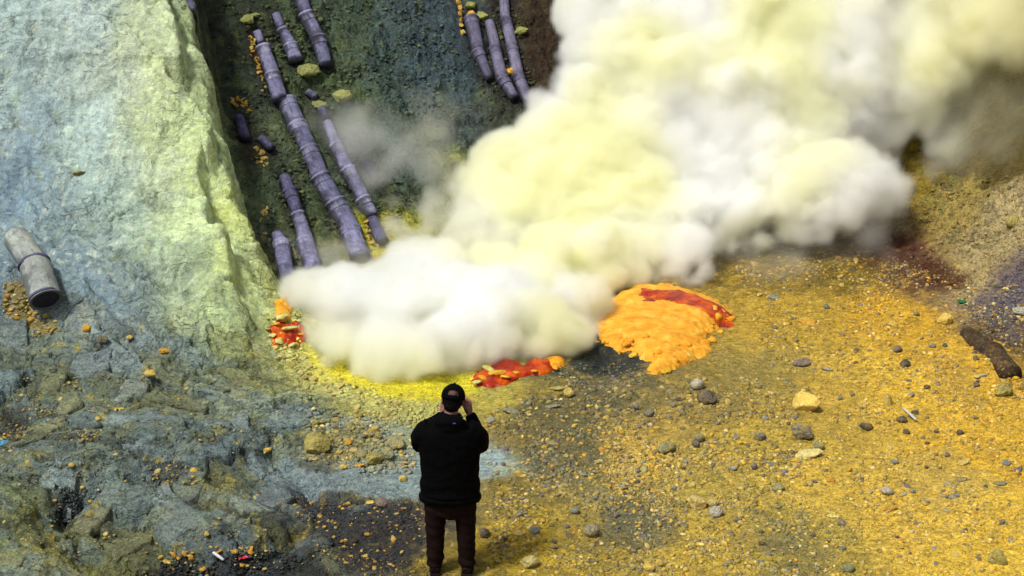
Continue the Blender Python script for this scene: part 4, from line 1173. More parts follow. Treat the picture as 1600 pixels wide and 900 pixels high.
def build_person():
    foot = spot1(705, 893)
    root = empty('person', (foot.x, foot.y, foot.z), math.radians(-2)); root.scale = (0.955, 0.965, 0.968)
    tag(root, 'person in black jacket and brown trousers, seen from behind with arms raised', 'person')
    skin = NT('skin'); a = skin.noise(skin.coord(), 14, 4, 0.6)
    skin.l(skin.ramp(a, [(0.3, (0.20, 0.085, 0.07)), (0.7, (0.30, 0.14, 0.11))]), skin.b.inputs['Base Color']); skin.b.inputs['Roughness'].default_value = 0.55
    skin.b.inputs['Subsurface Weight'].default_value = 0.1; skin.b.inputs['Subsurface Radius'].default_value = (0.01, 0.004, 0.002)
    scalp = cloth('scalp', (0.11, 0.055, 0.045), 0.6)
    black = cloth('black_fleece', (0.0012, 0.0012, 0.0014)); brown = cloth('brown_trousers', (0.0105, 0.0052, 0.0047))
    leather = cloth('dark_leather', (0.012, 0.008, 0.007), 0.6); hair = cloth('dark_hair', (0.003, 0.0022, 0.002), 0.7)
    capm = cloth('black_cap', (0.0015, 0.0015, 0.0018))
    # --- body: one continuous figure
    B = []
    hx = 0.030                                    # the head sits a little to the right, bent over the camera
    B.append(ring_tube([(0, 0, .86, .17, .12), (0, 0, 1.0, .165, .115), (0, 0, 1.15, .18, .12), (0, 0, 1.3, .20, .12), (0, 0, 1.40, .17, .10), (0, .0, 1.45, .08, .075), (.015, .02, 1.50, .062, .064), (hx * .8, .045, 1.56, .058, .060)]))
    HD = Vector((hx, .062, 1.618)); tilt = Euler((math.radians(-18), math.radians(5), math.radians(-4))).to_matrix()
    def hd(*c): return HD + tilt @ Vector(c)
    hp = lambda x, y, z, r1, r2: (*hd(x, y, z), r1, r2)
    B.append(blob(hd(0, 0, .01), (.084, .102, .116), (math.radians(-18), 0, 0)))                # skull
    B.append(blob(hd(0, .040, -.060), (.060, .074, .066)))                                      # jaw
    B.append(ring_tube([hp(0, .094, .01, .012, .010), hp(0, .112, -.015, .014, .012), hp(0, .122, -.036, .016, .012)], 10))   # nose
    B.append(blob(hd(0, .100, -.068), (.026, .012, .008), seg=10)); B.append(blob(hd(0, .097, -.084), (.022, .010, .008), seg=10))   # lips
    for s in (-1, 1):
        B.append(blob(hd(s * .088, .0, -.018), (.010, .022, .036), (math.radians(-25), 0, s * .35), 10))   # ears
        B.append(blob(hd(s * .033, .085, .006), (.014, .012, .009), seg=10))                      # eyes, brows
        B.append(blob(hd(s * .034, .090, .027), (.022, .010, .008), seg=10))
        hw = 1.12 if s > 0 else 0.80                                                             # the left hand stays hidden behind the face
        sh = Vector((s * .185, .0, 1.375)); el = Vector((s * .268, .10, 1.165)); wr = Vector((hx + s * .118 * hw, .185, 1.425))
        B.append(ring_tube([(*sh, .058, .058), (*(sh.lerp(el, .5)), .050, .050), (*el, .042, .042), (*(el.lerp(wr, .4)), .040, .038), (*wr, .026, .022)]))
        # hand: palm and five bent fingers closed on the camera's side
        q = lambda x, y, z, r1, r2: (hx + s * x * hw, y, z, r1, r2)
        pc = Vector((hx + s * .108 * hw, .198, 1.475))
        B.append(ring_tube([(*wr, .026, .020), (*(wr.lerp(pc, .5)), .036, .020), (*pc, .040, .018), q(.104, .206, 1.510, .037, .016)], 14))
        for f in range(4):
            x0 = .132 - f * .0185; y0 = .206 + .004 * f; z0 = 1.502 + (.010, .014, .012, .002)[f]
            ln = (.036, .042, .040, .030)[f]
            B.append(ring_tube([q(x0, y0 - .012, z0 - .02, .0098, .0098), q(x0 - .004, y0 + .004, z0 + ln * .55, .0092, .0092), q(x0 - .016, y0 + .014, z0 + ln * .95, .0088, .0088), q(x0 - .034, y0 + .020, z0 + ln * .80, .0080, .0080), q(x0 - .042, y0 + .020, z0 + ln * .5, .0068, .0068)], 10))
        B.append(ring_tube([q(.110, .184, 1.462, .013, .012), q(.096, .170, 1.482, .012, .011), q(.080, .168, 1.498, .010, .010), q(.068, .174, 1.508, .008, .008)], 10))
        B.append(ring_tube([(s * .095, 0, .92, .095, .10), (s * .112, .005, .70, .080, .082), (s * .120, .01, .50, .056, .058), (s * .128, -.005, .36, .056, .056), (s * .134, -.01, .12, .038, .040), (s * .136, 0, .05, .036, .05)]))
        B.append(ring_tube([(s * .138, -.05, .045, .034, .035), (s * .142, .05, .045, .040, .032), (s * .150, .15, .03, .040, .022)], 12))
    fuse('body', B, 0.0055, skin.m, root, 2)
    # --- jacket
    J = [ring_tube([(0, .0, .715, .262, .172), (0, .0, .735, .266, .178), (0, .0, .80, .262, .176), (0, -.005, .92, .250, .168), (0, -.005, 1.04, .250, .165), (0, -.01, 1.16, .262, .165), (0, -.01, 1.27, .268, .160), (0, -.01, 1.36, .245, .148), (.005, -.005, 1.425, .175, .125), (.01, .0, 1.47, .110, .10), (.015, .01, 1.515, .088, .085)], 32)]
    J.append(blob((.012, -.085, 1.475), (.135, .062, .058), (math.radians(20), 0, 0)))           # hood lying on the back
    J.append(blob((.012, -.105, 1.43), (.10, .045, .065)))
    for s in (-1, 1):
        J.append(ring_tube([(s * .15, 0, 1.375, .095, .10), (s * .210, .01, 1.325, .100, .105), (s * .244, .045, 1.265, .092, .096), (s * .252, .085, 1.190, .080, .085), (s * .244, .115, 1.170, .070, .072)], 20))
        hw = 1.12 if s > 0 else 0.80
        J.append(ring_tube([(s * .252, .085, 1.170, .074, .074), (s * .235, .125, 1.24, .072, .070), (hx * .5 + s * .190, .155, 1.33, .062, .060), (hx + s * .135 * hw, .178, 1.40, .050, .046), (hx + s * .122 * hw, .184, 1.425, .044, .040)], 18))
    def jf(c):
        x, y, z = c[:, 0], c[:, 1], c[:, 2]
        f = 0.007 * fbm(x * 0.7 + y, z * 2.0 + 0.7 * np.abs(x), 9, 4, 5) + 0.006 * np.sin(z * 42 + 9 * np.abs(x) + 3 * y) * sstep(1.02, 0.8, z)
        f += 0.008 * fbm(x + y * 2, z, 5, 3, 9, mode='ridge') * sstep(1.5, 1.3, z)
        return f - 0.010 * np.exp(-((z - 0.775) / 0.010) ** 2)
    jk = fuse('jacket', J, 0.0085, black, root, 3, jf)
    # small blue tab at the collar
    bt = NT('blue_tab'); bt.b.inputs['Base Color'].default_value = (0.02, 0.04, 0.35, 1)
    vs, fs = ring_tube([(.055, -.158, 1.492, .014, .005), (.055, -.160, 1.500, .014, .005)], 12)
    mesh_obj('collar_tab', vs, fs, bt.m, jk)
    # --- trousers
    T = [ring_tube([(0, 0, .98, .19, .135), (0, 0, .86, .205, .150), (0, -.005, .74, .218, .160), (0, -.005, .62, .205, .140), (0, -.005, .565, .17, .115)], 28)]
    for s in (-1, 1):
        T.append(ring_tube([(s * .105, -.005, .80, .110, .140), (s * .122, -.005, .64, .106, .122), (s * .132, .0, .48, .090, .098), (s * .136, .0, .32, .080, .088), (s * .138, -.005, .18, .076, .084), (s * .140, -.005, .085, .074, .086)], 20))
    def tf(c):
        x, y, z = c[:, 0], c[:, 1], c[:, 2]
        return 0.009 * fbm(x * 1.2 + y, z * 2.4 + x, 6, 4, 15) + 0.007 * np.sin(z * 58 + 14 * x + 8 * y) * (sstep(.30, .12, z) + 0.5 * np.exp(-((z - .5) / .09) ** 2)) + 0.007 * np.sin(z * 40 - 22 * np.abs(x)) * sstep(.58, .72, z)
    tr = fuse('trousers', T, 0.008, brown, root, 3, tf)
    # --- shoes
    for s in (-1, 1):
        S = [ring_tube([(s * .137, -.085, .045, .040, .040), (s * .139, -.03, .055, .047, .052), (s * .143, .06, .048, .050, .044), (s * .150, .15, .036, .050, .034), (s * .153, .195, .032, .036, .026)], 18),
             ring_tube([(s * .138, -.02, .05, .050, .058), (s * .138, -.02, .13, .050, .056)], 18)]
        sh = fuse('shoe', S, 0.007, leather, root, 2)
        vs = []; out = [(-.050, -.105), (.035, -.120 + .01), (.052, .02), (.056, .14), (.030, .225), (-.025, .222), (-.050, .13), (-.046, .0)]
        for z in (0.0, .022): vs += [(s * .142 + x * 1.02 * s, y * 1.02, z) for x, y in out]
        n = len(out); fs = [tuple(range(n)), tuple(range(2 * n - 1, n - 1, -1))] + [(i, (i + 1) % n, n + (i + 1) % n, n + i) for i in range(n)]
        mesh_obj('sole', vs, fs, leather, sh, smooth=False)
    # --- hair, then the cap with its rear opening
    Hh = [blob(hd(0, -.012, -.004), (.092, .098, .092), (math.radians(-22), 0, 0)), blob(hd(0, -.062, -.055), (.070, .040, .050))]
    fuse('hair', Hh, 0.006, hair, root, 2, lambda c: 0.005 * fbm(c[:, 0] * 3 + c[:, 1], c[:, 2], 22, 3, 3))
    vs = []; fs = []; nu, nv = 36, 14
    for k in range(nv + 1):
        th = math.radians(98) * k / nv
        for i in range(nu):
            ph = 2 * math.pi * i / nu
            vs.append(hd(.104 * math.sin(th) * math.cos(ph), .118 * math.sin(th) * math.sin(ph) - .004, .022 + .112 * math.cos(th)))
    for k in range(nv):
        for i in range(nu):
            ph = (i + .5) / nu * 360
            back = abs(ph - 272) < 33                              # the arch left open above the strap at the back
            if back and 8 <= k <= 10: continue
            if back and k == 7 and abs(ph - 272) < 20: continue
            j = (i + 1) % nu
            fs.append((k * nu + i, (k + 1) * nu + i, (k + 1) * nu + j, k * nu + j))
    cp = mesh_obj('cap', vs, fs, capm, root)
    sm = cp.modifiers.new('t', 'SOLIDIFY'); sm.thickness = 0.004
    vs, fs = blob(hd(0, -.004, .138), (.009, .009, .006), seg=10); mesh_obj('cap_button', vs, fs, capm, cp)
    vs = []; fs = []
    for k in range(9):
        a = math.radians(28 + 124 * k / 8)
        for rr, dz in ((1.0, 0), (1.0, -.005), (1.62, -.028), (1.62, -.023)):
            vs.append(hd(.102 * math.cos(a) * (1 + (rr - 1) * .35), -.004 + .118 * math.sin(a) * rr, .012 + dz - .012 * math.cos(a) ** 2))
    for k in range(8):
        for i in range(4):
            j = (i + 1) % 4; fs.append((k * 4 + i, k * 4 + j, (k + 1) * 4 + j, (k + 1) * 4 + i))
    fs += [(0, 1, 2, 3), (35, 34, 33, 32)]
    mesh_obj('cap_peak', vs, fs, capm, cp)
    # the back of the head seen through the arch
    vs, fs = blob(hd(0, -.045, .045), (.050, .062, .042), (math.radians(-30), 0, 0), 14); mesh_obj('bare_scalp', vs, fs, scalp, root)
    # --- the camera he holds up
    cr = empty('camera', (foot.x + hx, foot.y + .232, foot.z + 1.495), math.radians(-2))
    tag(cr, 'black camera held up to the face of the person in black', 'camera')
    def cbox(name, cx, cy, cz, sx, sy, sz, par, bev=.006):
        bm = bmesh.new(); bmesh.ops.create_cube(bm, size=1)
        for v in bm.verts: v.co = Vector((cx + v.co.x * sx, cy + v.co.y * sy, cz + v.co.z * sz))
        bmesh.ops.bevel(bm, geom=bm.edges[:], offset=bev, segments=2, affect='EDGES')
        me = bpy.data.meshes.new(name); bm.to_mesh(me); bm.free(); me.materials.append(leather)
        o = bpy.data.objects.new(name, me); COL.objects.link(o); o.parent = par
        return o
    cbox('camera_body', 0, 0, .01, .150, .055, .098, cr); cbox('viewfinder', 0, -.02, .070, .05, .06, .036, cr)
    vs, fs = lathe([(.030, 0), (.034, .02), (.034, .07), (.037, .075), (.037, .10), (.028, .10), (.026, .09)], 24)
    ln = mesh_obj('lens', vs, fs, leather, cr); ln.location = (0, .027, .0); ln.rotation_euler = (-math.pi / 2, 0, 0)
build_person()
print('person', round(time.time() - T0, 1))
# ------------------------------------------------------------------ loose stones and chunks
def stone_material(name, rgb, dust=(200, 170, 76), dusty=0.75):
    t = NT(name); ob = t.coord('Object'); pos = t.geo()
    a = t.noise(ob, 2.5, 5, 0.65); b = t.noise(ob, 9, 4, 0.6)
    oi = t.n('ShaderNodeObjectInfo').outputs['Random']
    c0 = lin(rgb) / GAIN
    c = t.ramp(a, [(0.3, tuple(c0 * 0.62)), (0.55, tuple(c0)), (0.75, tuple(c0 * 1.35))])
    c = t.mix(1.0, c, t.ramp(oi, [(0.0, (0.72, 0.74, 0.8)), (0.5, (1, 1, 1)), (1.0, (1.25, 1.2, 1.1))]), 'MULTIPLY')
    c = t.mix(t.ramp(t.noise(pos, 20, 4, 0.7), [(0.40, (0.12 * dusty,) * 3), (0.62, (dusty,) * 3)]), c, tuple(lin(dust) / GAIN))
    t.l(c, t.b.inputs['Base Color']); t.b.inputs['Roughness'].default_value = 0.85
    t.b.inputs['Specular IOR Level'].default_value = 0.3
    t.l(t.bump(b, 0.5, 0.08, t.bump(a, 0.5, 0.15)), t.b.inputs['Normal'])
    return t.m
MS = {
 'grey': stone_material('grey_stone', (128, 136, 138)), 'blue': stone_material('blue_grey_stone', (128, 146, 152), dusty=0.45), 'dark': stone_material('dark_stone', (84, 82, 90), dusty=0.45),
 'purple': stone_material('purple_grey_stone', (120, 110, 130), dusty=0.45), 'pale': stone_material('pale_stone', (192, 192, 182), dusty=0.4), 'green': stone_material('greenish_stone', (132, 148, 128)),
 'olive': stone_material('olive_stone', (152, 146, 84), (206, 186, 96)), 'brown': stone_material('brown_stone', (92, 70, 50)),
 'yellow': stone_material('yellow_chunk', (226, 190, 78), (240, 214, 130)), 'orange': stone_material('orange_chunk', (226, 160, 52), (236, 194, 86)), 'cream': stone_material('cream_chunk', (214, 200, 140), (228, 190, 90)),
 'moss': stone_material('mossy_lump', (150, 156, 98), (182, 182, 90)), 'paleyellow': stone_material('pale_yellow_chunk', (226, 206, 116), (240, 226, 160)),
}
def size_of(p, w): return w * (p.y * math.cos(PITCH) + (CAM_H - p.z) * math.sin(PITCH)) / F_PX

# photo pixel, width in photo pixels, colour, shape (r rounded, a angular, s slab), name, label
NAMED = [
 (1258,630,44,'yellow','a','sulphur_block','large bright yellow sulphur block on the yellow ground'),
 (1252,676,38,'grey','a','stone','brown-grey rock leaning over a cream shard, below the large yellow block'),
 (1264,705,44,'paleyellow','s','sulphur_shard','long cream shard under the brown-grey rock'),
 (1279,697,18,'green','r','stone','small greenish stone wedged beside the cream shard'),
 (1087,601,24,'pale','r','stone','rounded grey stone with a white top, below the orange mound'),
 (1105,622,30,'dark','r','stone','dark stone just below the white-topped stone'),
 (863,632,24,'grey','s','stone','grey flat stone to the right of the head of the person'),
 (873,603,30,'olive','s','stone','olive flat slab under the red sulphur pool'),
 (1014,646,17,'blue','r','stone','small dark blue-grey stone in the middle ground'),
 (992,635,19,'grey','r','stone','rounded grey stone left of the small blue-grey stone'),
 (1041,701,28,'green','r','stone','greenish grey stone beside a heap of yellow crumbs'),
 (1088,785,30,'cream','a','stone','pale cream angular stone, largest of a close cluster'),
 (1118,801,24,'pale','r','stone','rounded pale stone at the right end of the cream cluster'),
 (1062,787,18,'olive','a','stone','olive stone at the left end of the cream cluster'),
 (1113,786,18,'cream','r','stone','small cream stone behind the rounded pale stone'),
 (924,830,26,'grey','r','stone','grey stone low in the picture, right of the brown trousers'),
 (897,798,17,'blue','r','stone','pale blue-grey stone above the low grey stone'),
 (892,872,20,'olive','s','stone','flat olive stone near the bottom edge, right of the shoes'),
 (1216,762,22,'green','r','stone','elongated greenish stone on smooth yellow sand'),
 (1187,683,20,'grey','r','stone','grey stone left of the brown-grey leaning rock'),
 (1014,886,19,'yellow','r','sulphur_chunk','smooth egg-yellow chunk at the bottom edge'),
 (1032,880,13,'yellow','r','sulphur_chunk','smaller yellow chunk touching the egg-yellow one'),
 (890,615,20,'yellow','r','sulphur_chunk','rounded yellow chunk right of the olive slab'),
 (1092,685,20,'green','a','stone','green-grey stone with a purple stone in front'),
 (1087,693,14,'purple','a','stone','small purple stone in front of the green-grey one'),
 (1178,729,13,'purple','a','stone','violet stone alone on the pale yellow sand'),
 (1253,564,30,'purple','s','stone','flat violet-grey slab above the large yellow block'),
 (1293,575,20,'pale','s','stone','pale tile-like slab right of the violet-grey slab'),
 (1402,546,15,'purple','r','stone','small violet stone in the smooth yellow patch'),
 (1415,569,16,'dark','a','stone','dark angular stone below the small violet stone'),
 (1457,540,13,'blue','r','stone','small blue-grey stone left of the burnt pipe'),
 (1353,667,20,'dark','r','stone','dark rounded stone right of the leaning rock'),
 (1417,675,13,'dark','r','stone','small dark stone below the white stick'),
 (1500,676,13,'dark','r','stone','small black stone on open yellow sand under the burnt pipe'),
 (1397,722,14,'blue','r','stone','small blue stone on open sand, lower right'),
 (1505,720,22,'yellow','s','sulphur_chunk','flat bright yellow chunk on the sand, lower right'),
 (1385,767,20,'pale','r','stone','pale grey stone with a furrow in the sand behind it'),
 (1390,792,24,'orange','s','sulphur_chunk','orange flat chunk below the pale grey stone'),
 (1503,747,18,'grey','s','stone','grey flat stone below the flat bright yellow chunk'),
 (1562,752,22,'green','s','stone','long green-grey stone near the right edge'),
 (1572,723,16,'blue','r','stone','dark blue stone near the right edge, above the long one'),
 (1590,732,20,'purple','s','stone','violet flat stone cut by the right edge'),
 (1569,610,30,'olive','a','stone','crusty olive rock just below the burnt pipe'),
 (1387,628,20,'yellow','a','sulphur_chunk','yellow chunk standing upright behind the white stick'),
 (1409,655,18,'dark','r','stone','dark stone at the left tip of the white stick'),
 (1558,872,30,'olive','a','stone','large olive rock at the bottom right corner'),
 (1310,403,11,'orange','r','sulphur_chunk','round orange chunk just under the smoke on the right'),
 (1313,430,13,'yellow','s','sulphur_chunk','flat yellow chunk below the round orange one'),
 (1262,498,30,'orange','s','sulphur_chunk','long flat orange chunk right of the orange mound'),
 (1432,490,10,'grey','r','stone','tiny grey round stone on the golden slope'),
 (1395,506,16,'yellow','a','sulphur_chunk','yellow chunk left of the tiny grey round stone'),
 (1475,500,24,'yellow','a','sulphur_chunk','yellow block below the green scrap'),
 (1592,486,22,'pale','r','stone','pale stone on violet-grey gravel at the right edge'),
 (1583,348,26,'olive','r','stone','olive lump on the upper right slope'),
 (1208,462,20,'blue','s','stone','pale blue slab up the slope right of the orange mound'),
 (1480,492,12,'blue','s','stone','small turquoise-grey flat stone beside the yellow block'),
 (1145,732,13,'pale','r','stone','small pale stone left of the violet stone'),
 (1215,790,16,'green','s','stone','low greenish stone below the elongated one'),
 (1327,888,20,'green','r','stone','rounded green-grey stone at the bottom edge, lower right'),
 (1315,818,14,'grey','r','stone','grey stone standing beside a pale flat shard'),
 (1303,804,22,'paleyellow','s','sulphur_shard','pale flat shard left of a small grey stone, lower right'),
 (137,514,17,'orange','r','sulphur_chunk','round orange-yellow chunk below the open pipe mouth'),
 (160,531,19,'grey','a','stone','grey angular stone right of the orange chunk under the pipe'),
 (258,545,26,'orange','s','sulphur_chunk','long orange chunk on the blue-grey rock'),
 (235,584,16,'yellow','a','sulphur_chunk','yellow chunk below the long orange one'),
 (203,528,11,'yellow','r','sulphur_chunk','small yellow chunk above the crack, left rock'),
 (35,362,11,'yellow','r','sulphur_chunk','yellow pebble behind the upper end of the pale pipe'),
 (122,267,22,'olive','s','stone','olive stone stuck on the blue-grey rock face'),
 (303,736,14,'yellow','r','sulphur_chunk','round golden chunk alone on dark grey rock'),
 (129,762,10,'yellow','r','sulphur_chunk','small golden chunk above the dark hollow'),
 (143,803,18,'olive','r','stone','olive stone at the edge of the dark hollow'),
 (153,654,11,'yellow','r','sulphur_chunk','yellow chip on the upper dark gravel strip'),
 (187,637,18,'yellow','s','sulphur_chunk','flat yellow chunk on the left rock, above the gravel strip'),
 (247,737,12,'cream','r','stone','cream pebble on the small dark gravel patch'),
 (494,698,42,'olive','a','boulder','largest olive boulder in the rubble left of the person'),
 (617,693,28,'green','a','stone','grey-green rock nearest the left elbow of the person'),
 (564,710,22,'green','r','stone','grey-green rock in the middle of the rubble'),
 (583,718,26,'olive','a','stone','olive rock in front of the grey-green ones'),
 (605,711,22,'green','a','stone','grey-green rock under the one nearest the elbow'),
 (553,704,15,'cream','r','stone','pale orange stone between the boulder and the grey-green rocks'),
 (544,691,13,'orange','a','sulphur_chunk','small orange chunk behind the pale orange stone'),
 (537,730,13,'yellow','a','sulphur_chunk','yellow chunk at the lower rim of the rubble'),
 (562,725,20,'orange','s','sulphur_chunk','flat orange chunk at the lower rim of the rubble'),
 (578,783,15,'yellow','s','sulphur_chunk','flat yellow chunk where blue mud meets dark gravel'),
 (597,785,22,'purple','r','stone','violet-grey stone beside the flat yellow chunk'),
 (574,835,10,'orange','r','sulphur_chunk','round golden chunk on dark gravel left of the trousers'),
 (417,704,16,'yellow','a','sulphur_chunk','yellow chunk left of the large olive boulder'),
 (630,748,14,'yellow','a','sulphur_chunk','yellow chunk lying on the blue mud beside the jacket'),
 (768,657,16,'pale','r','stone','pale stone right of the shoulder of the person'),
 (800,640,28,'grey','s','stone','long grey flat stone right of the pale stone'),
 (815,662,13,'orange','s','sulphur_chunk','small orange chunk below the long grey flat stone'),
 (757,833,20,'dark','r','stone','dark stone right of the trousers'),
 (812,832,18,'cream','s','stone','cream stone right of the dark stone by the trousers'),
 (835,830,16,'blue','r','stone','pale blue stone low down, right of the cream one'),
 (828,880,26,'paleyellow','a','sulphur_block','pale yellow block with a grey stone on it, bottom edge'),
 (862,690,24,'grey','s','stone','long grey stone standing on edge in olive gravel'),
 (533,147,36,'moss','r','mossy_lump','pale green lump on the hillside right of the pipes'),
 (480,106,36,'moss','r','mossy_lump','yellow-green lump under the short necked pipe'),
 (463,182,20,'moss','r','mossy_lump','small yellow-green lump sitting on the long pipe line'),
 (387,29,24,'moss','r','mossy_lump','green lump above the head of the long pipe line'),
 (500,162,24,'moss','r','mossy_lump','yellowish lump hooding a dark pipe stub'),
 (710,290,26,'moss','r','mossy_lump','bright yellow-green lump at the edge of the smoke'),
 (815,47,22,'moss','r','mossy_lump','olive lump right of the upper three pipes'),
 (752,24,20,'moss','r','mossy_lump','olive lump between the heads of the upper pipes'),
 (735,6,20,'moss','r','mossy_lump','olive lump at the top edge beside the orange string'),
 (398,22,15,'moss','r','mossy_lump','small dark green lump at the top of the gully'),
 (581,380,12,'yellow','r','sulphur_chunk','bright yellow round chunk at the foot of the long pipe line'),
 (798,112,16,'orange','a','sulphur_chunk','orange chunk lodged between two of the upper pipes'),
 (735,24,14,'orange','a','sulphur_chunk','orange chunk on the head of the leftmost upper pipe'),
]
GREY_P = [lumpy_rock(300 + i, 2, (1, R.uniform(.7, .95), R.uniform(.5, .75)), 0.16, 2.0) for i in range(6)]
def build_named():
    for i, (u, v, w, c, shp, name, label) in enumerate(NAMED):
        p = spot1(u, v + w * 0.18); s = size_of(p, w)
        if shp == 'r': me = lumpy_rock(500 + i, 2 if w < 28 else 3, (1, R.uniform(.75, .95), R.uniform(.6, .8)), 0.15, 2.0)
        elif shp == 'a': me = lumpy_rock(500 + i, 2 if w < 28 else 3, (1, R.uniform(.75, 1), R.uniform(.6, .85)), 0.30, 1.6, smooth=False)
        else: me = lumpy_rock(500 + i, 2 if w < 28 else 3, (1, R.uniform(.5, .65), R.uniform(.22, .32)), 0.2, 2.0, smooth=False)
        if name == 'mossy_lump': me = lumpy_rock(500 + i, 3, (1, R.uniform(.75, .95), R.uniform(.5, .65)), 0.36, 3.0)
        me.name = name
        up = name == 'sulphur_chunk' and 'upright' in label
        o = put(name, me, MS[c], p, s * 1.08, tilt=0.25, sink=0.18 if name != 'mossy_lump' else 0.35, rz=R.uniform(-.6, .6), scale=(.7, .6, 1.6) if up else (1, 1, 1))
        tag(o, label, 'stone' if name in ('stone', 'boulder') else ('lump' if name == 'mossy_lump' else 'sulphur chunk'),
            'lumps on the hillside' if name == 'mossy_lump' else None)
build_named()

# strings and clusters of orange crust on the hillside: each cluster is one crusted thing with its nodules
CRUSTS = [
 ('string of orange-yellow crust along the left side of the long pipe line', [(391,58,9),(393,66,10),(395,74,10),(397,83,10),(400,91,9),(402,98,10),(405,106,9),(407,112,10),(408,119,9),(415,137,10)]),
 ('orange crust cluster in the gully beside the pale rock', [(363,158,12),(371,156,10),(378,157,11),(385,160,11),(381,167,9),(388,173,9),(368,164,8)]),
 ('yellow crust cluster lower in the gully, under a violet pipe piece', [(402,236,9),(408,240,11),(412,248,10),(405,254,10),(414,255,9),(399,246,7)]),
 ('pale yellow crust flecks beside the leftmost smoking pipe', [(411,332,10),(416,336,8),(412,364,9),(406,345,6)]),
 ('orange string of crust hanging from the top edge beside the upper pipes', [(714,-4,9),(716,4,10),(718,11,9),(718,18,10),(720,25,9),(720,33,9),(721,41,8),(722,50,9)]),
 ('bright yellow crust beside the dark broken pipe end', [(572,352,12),(578,362,12),(574,372,10),(586,376,10),(580,345,9),(590,384,9)]),
]
def build_crusts():
    nod = [lumpy_rock(800 + i, 2, (1, .9, .7), 0.34, 2.0, smooth=False) for i in range(5)]
    for m in nod: m.name = 'nodule'; m.materials.append(MS['orange'])
    yel = [m.copy() for m in nod]
    for m in yel: m.materials.clear(); m.materials.append(MS['yellow'])
    for k, (label, pts) in enumerate(CRUSTS):
        c = spot1(*pts[0][:2]); root = empty('sulphur_crust', c)
        tag(root, label, 'sulphur crust')
        for i, (u, v, w) in enumerate(pts):
            for e in range(3):
                p = spot1(u + R.uniform(-3, 3) * e, v + R.uniform(-3, 3) * e)
                put('nodule', R.choice(yel if (k in (2, 3, 5) or R.random() < .4) else nod), None, p, size_of(p, w) * R.uniform(.45, 1.25), root, c, tilt=1, sink=0.28, scale=(1, R.uniform(.6, 1), R.uniform(.5, .8)))
build_crusts()

# small stones one can still pick out, and chips of sulphur
def scatter(n, region, wmin, wmax, names, seed, avoid=10):
    """random photo-visible spots inside an outline given in photo pixels"""
    r = random.Random(seed); out = []
    P = np.array(region, float); x0, y0 = P.min(0); x1, y1 = P.max(0)
    uv = []
    while len(uv) < n:
        u, v = r.uniform(x0, x1), r.uniform(y0, y1)
        if _inside(np.array([u]), np.array([v]), region)[0] < 0: continue
        if any(abs(u - a[0]) < avoid + a[2] / 2 and abs(v - a[1]) < avoid + a[2] / 2 for a in NAMED): continue
        if 632 < u < 772 and v > 590: continue
        uv.append((u, v))
    pts = spot([a[0] for a in uv], [a[1] for a in uv])
    for p in pts:
        p = Vector(p); w = wmin + (wmax - wmin) * r.random() ** 2
        out.append((p, size_of(p, w), r.choice(names)))
    return out
SCAT = [
 (80, [(770,640),(900,610),(1180,590),(1250,650),(1240,900),(780,900)], 9, 15, ['grey', 'grey', 'green', 'blue', 'dark', 'purple'], 'pebble', 'small {c} stone in the gritty ground right of the person, {w}', 'grey stones right of the person', 'stone'),
 (60, [(1180,470),(1500,480),(1590,620),(1590,890),(1260,890),(1240,640)], 9, 14, ['grey', 'dark', 'dark', 'purple', 'blue', 'pale'], 'pebble', 'small {c} stone scattered on the golden sand on the right, {w}', 'stones on the golden sand', 'stone'),
 (70, [(770,640),(900,610),(1180,590),(1250,650),(1240,900),(780,900)], 8, 14, ['yellow', 'yellow', 'paleyellow', 'cream', 'orange'], 'sulphur_chip', 'small {c} sulphur chip in the gritty ground right of the person, {w}', 'sulphur chips right of the person', 'sulphur chip'),
 (45, [(1150,400),(1380,400),(1500,480),(1590,620),(1590,890),(1260,890),(1240,640)], 8, 13, ['yellow', 'orange', 'paleyellow', 'yellow'], 'sulphur_chip', 'small {c} sulphur chip on the golden sand on the right, {w}', 'sulphur chips on the golden sand', 'sulphur chip'),
 (36, [(0,600),(240,590),(420,650),(480,720),(400,850),(0,890)], 7, 12, ['yellow', 'yellow', 'yellow', 'paleyellow', 'olive'], 'sulphur_chip', 'small {c} sulphur chip on the grey layered rock at lower left, {w}', 'sulphur chips on the layered rock', 'sulphur chip'),
 (45, [(480,660),(560,650),(640,690),(640,730),(560,735),(480,720)], 11, 20, ['olive', 'green', 'green', 'grey', 'cream', 'yellow'], 'pebble', 'small {c} stone in the rubble between blue mud and pale bank, {w}', 'stones in the rubble', 'stone'),
 (30, [(480,780),(640,790),(660,890),(560,895),(500,850)], 7, 11, ['yellow', 'yellow', 'orange'], 'sulphur_chip', 'small {c} sulphur chip on the dark gravel left of the trousers, {w}', 'sulphur chips on dark gravel', 'sulphur chip'),
 (26, [(5,440),(40,440),(90,505),(60,530),(10,495)], 8, 13, ['yellow', 'olive', 'orange'], 'sulphur_chip', 'small {c} lump in the rubble around the open pipe mouth, {w}', 'sulphur chips by the pale pipe', 'sulphur chip'),
 (22, [(250,860),(400,850),(420,890),(240,895)], 9, 14, ['yellow', 'yellow', 'orange'], 'sulphur_chip', 'small {c} sulphur lump in the dark crevice at the bottom left, {w}', 'sulphur lumps in the dark crevice', 'sulphur chip'),
 (34, [(430,545),(520,590),(620,625),(740,630),(740,650),(600,660),(470,600)], 9, 16, ['paleyellow', 'olive', 'cream'], 'crust_piece', 'small {c} crust piece on the bank in front of the smoke, {w}', 'crust pieces on the bank', 'crust piece'),
 (24, [(930,700),(1000,690),(1040,740),(1010,790),(960,770)], 9, 15, ['paleyellow', 'yellow', 'orange', 'dark'], 'sulphur_chip', 'small {c} crumb in the loose heap in the middle ground, {w}', 'crumbs of the yellow heap', 'sulphur chip'),
]
